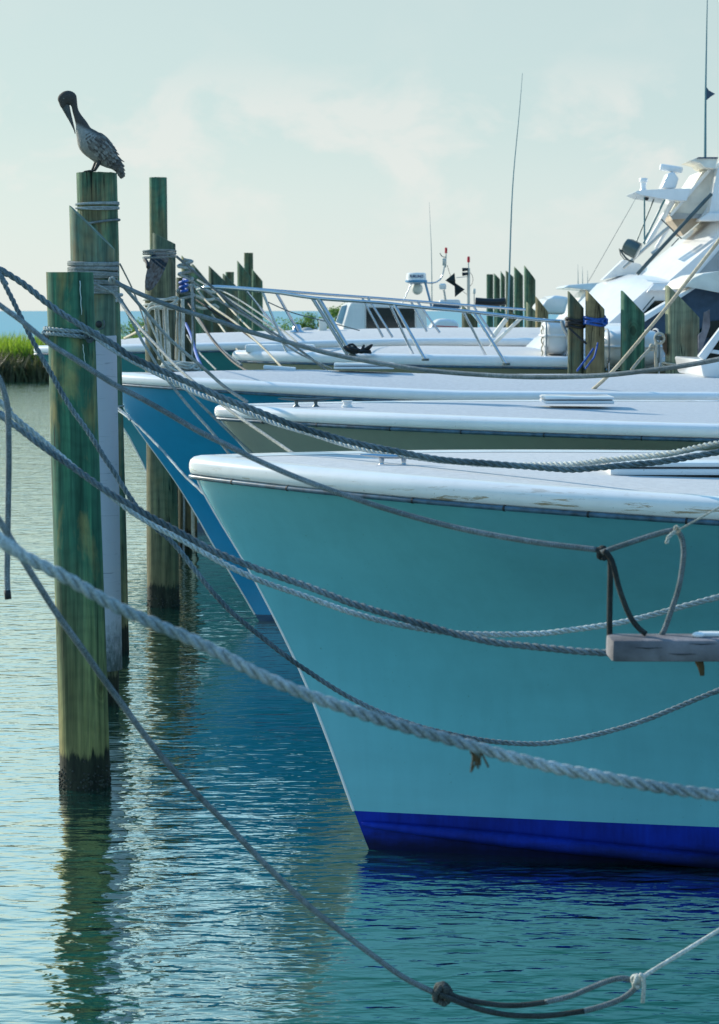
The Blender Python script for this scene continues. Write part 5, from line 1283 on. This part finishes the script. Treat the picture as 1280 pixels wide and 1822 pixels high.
# ------------------------------------------------------------------ plank end at the right
pr = empty('wooden_plank', 'weathered grey plank end jutting in from the right edge with ropes tied to it', 'plank', at(1180, 1155, 6.5))
a = at(1088, 1139, 6.42); b_ = at(1088, 1179, 6.42); Lp = 1.6
def planks(y0, y1, z0, z1, name, mat):
    bm = bmesh.new(); box(bm, (a.x+Lp/2, (y0+y1)/2, (z0+z1)/2), (Lp, y1-y0, z1-z0), bevel=.014)
    for v in bm.verts:
        if v.co.x < a.x+.2: v.co.y += .004*math.sin(v.co.z*90); v.co.x += .004*math.sin(v.co.y*60)
    return part(name, bm, mat, pr, 40)
planks(6.42, 6.56, b_.z, a.z, 'board', M['plankwood'])
bm = bmesh.new(); box(bm, at(1250, 1128, 6.5)+Vector((.12, 0, 0)), (.26, .04, .012), bevel=.004); part('metal_strip', bm, M['white'], pr)
bm = bmesh.new(); c = at(1243, 1130, 6.48); bmesh.ops.create_uvsphere(bm, u_segments=14, v_segments=8, radius=.016, matrix=Matrix.Translation(c) @ Matrix.Diagonal((1.2, 1, .6, 1))); part('bolt_head', bm, M['white'], pr, True)
bm = bmesh.new(); sweep(bm, [at(1244, 1176, 6.48), at(1248, 1188, 6.48), at(1250, 1202, 6.48)], lambda t: .013*(1-.5*t), 8); part('barnacle_stub', bm, M['rope_fray'], pr, True)
for px, py in ((1130, 1152), (1190, 1163), (1225, 1145)):
    bm = bmesh.new(); sweep(bm, [at(px, py, 6.419), at(px+22, py+1.5, 6.419), at(px+50, py+.5, 6.419)], lambda t: .0016*(1-abs(2*t-1))+.0003, 6); part('split', bm, M['black'], pr)

# ------------------------------------------------------------------ brown pelican
YP = 18.55
def zp_(x, y, dY=0): return at(80+x/8.533, 150+y/8.533, YP+dY)
PX = YP/F/8.533
pel = empty('pelican', 'brown pelican preening on top of the tall flat post at upper left', 'bird', at(168, 307, YP))
bm = bmesh.new()
sec = [(1160, 1385, 14, .9), (1125, 1310, 52, .6), (1070, 1225, 92, .7), (990, 1150, 140, .8), (905, 1062, 190, .86), (800, 955, 212, .88), (700, 880, 205, .88), (640, 800, 172, .86), (592, 715, 125, .86), (558, 610, 92, .88), (508, 505, 64, .9), (468, 410, 49, .92), (450, 330, 48, .95), (434, 262, 60, .95)]
C = [(s[0], s[1]) for s in sec]; rings = []; seg = 24
# interpolate sections
ns = []
for i in range(len(sec)-1):
    for k in range(4):
        t = k/4; p0, p1, p2, p3 = sec[max(0, i-1)], sec[i], sec[i+1], sec[min(len(sec)-1, i+2)]
        ns.append(tuple(.5*((2*b)+(c-a_)*t+(2*a_-5*b+4*c-d)*t*t+(3*b-a_-3*c+d)*t**3) for a_, b, c, d in zip(p0, p1, p2, p3)))
ns.append(sec[-1])
for i, (x, y, r, dpt) in enumerate(ns):
    j0, j1 = max(0, i-1), min(len(ns)-1, i+1)
    tx, ty = ns[j1][0]-ns[j0][0], ns[j1][1]-ns[j0][1]; l = math.hypot(tx, ty); nx, ny = -ty/l, tx/l
    ring = []
    for k in range(seg):
        a_ = 2*math.pi*k/seg
        q = zp_(x+nx*r*math.cos(a_), y+ny*r*math.cos(a_), 0); q.y = YP+r*PX*dpt*math.sin(a_)
        ring.append(bm.verts.new(q))
    rings.append(ring)
for a_, b2 in zip(rings, rings[1:]):
    for k in range(seg): bm.faces.new((a_[k], a_[(k+1) % seg], b2[(k+1) % seg], b2[k]))
bm.faces.new(rings[0]); bm.faces.new(rings[-1])
for (x, y, rx, ry, rdep) in ((352, 205, 134, 108, 84), (300, 225, 104, 98, 74), (410, 225, 78, 96, 70), (285, 290, 62, 80, 56)):
    q = zp_(x, y); bmesh.ops.create_uvsphere(bm, u_segments=24, v_segments=16, radius=1, matrix=Matrix.Translation(q) @ Matrix.Diagonal((rx*PX, rdep*PX, ry*PX, 1)))
def pelmat():
    m, nt, b = newmat('pelican_plumage'); nn, ln = nodes(nt)
    c = nn('ShaderNodeTexCoord'); s = nn('ShaderNodeSeparateXYZ'); ln(c.outputs['Object'], s.inputs[0])
    n = tex(nt, nscale=38, detail=5, rough=.7)
    # breast pale: left-lower part of the body; neck and head dark
    o1 = zp_(560, 730)-pel.location; o2 = zp_(640, 1000)-pel.location
    zneck = (zp_(500, 660)-pel.location).z
    q = nn('ShaderNodeMath', operation='MULTIPLY_ADD'); ln(s.outputs[0], q.inputs[0]); q.inputs[1].default_value = .55
    ln(s.outputs[2], q.inputs[2])
    qq = nn('ShaderNodeMath', operation='MULTIPLY_ADD'); ln(n.outputs[0], qq.inputs[0]); qq.inputs[1].default_value = .05; ln(q.outputs[0], qq.inputs[2])
    r = ramp(nt, qq.outputs[0], ((0, (.17, .15, .12)), (.20, (.26, .25, .22)), (zneck-.035, (.30, .29, .265)), (zneck-.005, (.065, .058, .05)), (1, (.03, .025, .02))))
    ln(mixc(nt, 1, r.outputs[0], ramp(nt, n.outputs[0], ((.3, (.75, .75, .75)), (.7, (1.2, 1.2, 1.2)))).outputs[0], 'MULTIPLY'), b.inputs['Base Color'])
    b.inputs['Roughness'].default_value = .85; bump(nt, n.outputs[0], b, .6, .01)
    return m
body = part('body', bm, None, pel)
body.data.materials.append(pelmat())
rm = body.modifiers.new('join', 'REMESH'); rm.mode = 'VOXEL'; rm.voxel_size = .0055; rm.use_smooth_shade = True
smm = body.modifiers.new('smooth', 'SMOOTH'); smm.iterations = 6; smm.factor = .6
# bill
bm = bmesh.new(); bs = [(290, 270, 72), (312, 330, 54), (345, 420, 40), (385, 520, 30), (425, 625, 21), (452, 705, 14), (462, 750, 6)]
sweep(bm, resample(catmull([zp_(x, y) for x, y, r in bs], .01), .01), lambda t: PX*(72*(1-t)**1.35+7), 14)
for v in bm.verts: v.co.y = YP+(v.co.y-YP)*.55
part('bill', bm, simple('bill_grey', (.06, .065, .06), .5, var=.3, nscale=20), pel, 60)
for sy in (-1, 1):
    bm = bmesh.new(); q = zp_(300, 225); q.y += sy*70*PX; bmesh.ops.create_uvsphere(bm, u_segments=10, v_segments=8, radius=10*PX, matrix=Matrix.Translation(q)); part('eye', bm, simple('eye_pale', (.4, .38, .3), .1), pel, True)
    bm = bmesh.new(); q.y += sy*8*PX; bmesh.ops.create_uvsphere(bm, u_segments=8, v_segments=6, radius=5*PX, matrix=Matrix.Translation(q)); part('pupil', bm, M['black'], pel, True)
# wings: layered feathers over a shell
fm = []
for i, c3 in enumerate(((.11, .095, .08), (.17, .155, .13), (.25, .235, .205), (.075, .066, .056))): fm.append(simple('feather_%s' % ('brown', 'grey_brown', 'silver', 'dark')[i], c3, .8, var=.3, nscale=60))
def feather_geo(V, Fc, Mi, p, d, up, nrm, ln_, wd, mi):
    i = len(V); side = d.cross(nrm).normalized()
    for t, w_ in ((0, .35), (.3, .9), (.65, 1), (.9, .6), (1, .12)):
        for s_ in (-1, 0, 1): V.append(p+d*ln_*t+side*wd*w_*s_*.5+nrm*(.002+.003*t-.0025*abs(s_)))
    for r_ in range(4):
        for c_ in range(2): Fc.append((i+r_*3+c_, i+r_*3+c_+1, i+r_*3+3+c_+1, i+r_*3+3+c_)); Mi.append(mi)
rnd = random.Random(5)
for sy in (-1, 1):
    V, Fc, Mi = [], [], []
    rows = 15
    for i in range(rows):
        t = i/(rows-1)      # from tail end (drawn first) to the shoulder
        idx = 4.2*4*(1-0)   # noqa
        u = 3+ (29-3)*t     # section index
        x, y, r, dpt = ns[int(u)]; x2, y2 = ns[int(u)+1][0], ns[int(u)+1][1]
        l = math.hypot(x2-x, y2-y); ax_, ay_ = (x2-x)/l, (y2-y)/l; nx, ny = -ay_, ax_
        if nx < 0: nx, ny = -nx, -ny      # towards the back (upper right)
        r *= .985
        lo = -.42-.1*math.sin(t*3) if t < .8 else -.25+ (t-.8)
        nf = int(7+9*math.sin(math.pi*min(1, t*.8+.2)))
        for j in range(nf):
            b2 = lo+(1.0-lo)*(j+.5)/nf+rnd.uniform(-.03, .03); b2 = min(.93, b2)
            bb = b2*1.0
            q = zp_(x+nx*r*bb, y+ny*r*bb); dep = math.sqrt(max(0, 1-bb*bb))*r*PX*dpt
            q.y = YP+sy*(dep+.004)
            nrm = Vector((nx*bb, sy*math.sqrt(max(.02, 1-bb*bb)), -ny*bb)).normalized()
            d = Vector((-ax_, 0, ay_)); d = Vector((-ax_*1.0, 0, ay_)); d = (d-nrm*d.dot(nrm)).normalized()
            d = (d+Vector((rnd.uniform(-.15, .15), 0, rnd.uniform(-.2, .05)))).normalized()
            big = t < .35
            feather_geo(V, Fc, Mi, q, d, None, nrm, (.05+.05*t if big else .052)*rnd.uniform(.8, 1.12), (.026 if big else .024)*rnd.uniform(.8, 1.2),
                        rnd.choice((0, 3, 1, 0)) if big else rnd.choice((0, 1, 2, 1, 2, 3, 0)))
    V = [inv(pel) @ v for v in V]
    me = bpy.data.meshes.new('wing'); me.from_pydata([tuple(v) for v in V], [], Fc)
    for m_ in fm: me.materials.append(m_)
    for p, mi in zip(me.polygons, Mi): p.material_index = mi; p.use_smooth = True
    obj('wing', me, None, pel)
# tail feathers
V, Fc, Mi = [], [], []
for i in range(7):
    q = zp_(1070+i*9, 1255-i*6); q.y = YP+(i-3)*.007
    e_ = zp_(1176-abs(i-3)*8, 1385-abs(i-3)*8); d = (e_-q); l = d.length; d.normalize()
    feather_geo(V, Fc, Mi, q, d, None, Vector((.3, -.9, .3)).normalized(), l*1.05, .022, 1 if i % 2 else 2)
V = [inv(pel) @ v for v in V]
me = bpy.data.meshes.new('tail'); me.from_pydata([tuple(v) for v in V], [], Fc)
for m_ in fm: me.materials.append(m_)
for p, mi in zip(me.polygons, Mi): p.material_index = mi
obj('tail', me, None, pel)
lm = simple('leg_dark', (.03, .035, .035), .6)
for k, (x0, x1, dY) in enumerate(((820, 755, -.045), (775, 715, .05))):
    bm = bmesh.new(); a_ = zp_(x0, 1195, dY); f_ = zp_(x1, 1345, dY); f_.z = at(172, 308, 18.7).z+.006
    sweep(bm, [a_+Vector((.012, 0, .035)), a_, a_.lerp(f_, .55), f_], lambda t: .022*(1-t*.5), 10); leg = part('leg', bm, lm, pel, True)
    bm = bmesh.new(); toes = [f_+Vector((-.07, dY*.4-.035, -.004)), f_+Vector((-.085, dY*.4, -.004)), f_+Vector((-.065, dY*.4+.04, -.004))]
    for t_ in toes: sweep(bm, [f_, f_.lerp(t_, .5)+Vector((0, 0, .004)), t_], lambda t: .0065*(1-t*.5), 8)
    for a1, a2 in zip(toes, toes[1:]):
        vs = [bm.verts.new(v) for v in (f_, a1, (a1+a2)/2+Vector((.012, 0, 0)), a2)]; bm.faces.new(vs)
    bmesh.ops.transform(bm, matrix=inv(pel), verts=bm.verts); obj('webbed_foot', bm, lm, leg, smooth=True)
# dark painted cut face with a pale scrape on the peaked post
me = P4.data; me.materials.append(simple('tarred_cut', (.03, .05, .07), .9, var=.5, nscale=30, spec=.05))
for p in me.polygons:
    if p.normal.z > .3 and p.normal.x < -.3 and p.area > .002: p.material_index = 1

# crust of small barnacles round the tide band of the near posts
def crust(post_o, root, k, rad, n, zmax, seed):
    rnd = random.Random(seed); V, Fc = [], []
    for _ in range(n):
        a = rnd.uniform(0, 2*math.pi); z = abs(rnd.gauss(0, .5))*zmax; h = rnd.uniform(.003, .008); r = rnd.uniform(.004, .010)
        o_ = Vector((math.cos(a), math.sin(a), 0)); t = Vector((-math.sin(a), math.cos(a), 0)); c = o_*(rad-.003)+Vector((k*z, 0, z)); i = len(V)
        for q in range(6):
            b_ = q*math.pi/3; V.append(tuple(c+t*r*math.cos(b_)+Vector((0, 0, r*math.sin(b_)))))
        for q in range(6):
            b_ = q*math.pi/3; V.append(tuple(c+o_*(h+.003)+t*r*.5*math.cos(b_)+Vector((0, 0, r*.5*math.sin(b_)))))
        for q in range(6): Fc.append((i+q, i+(q+1) % 6, i+6+(q+1) % 6, i+6+q))
        Fc.append(tuple(i+6+q for q in range(6)))
    me = bpy.data.meshes.new('barnacle_crust'); me.from_pydata(V, [], Fc)
    stuff(obj('barnacle_crust', me, M['barnacle'], post_o))
M['barnacle'] = simple('barnacle_shell', (.05, .055, .045), .9, var=.6, nscale=40)
crust(P1, r1, k1, 45.5/F*13.3, 300, .13, 3)
crust(P4, r4, k4, 29/F*21.55, 140, .13, 4)
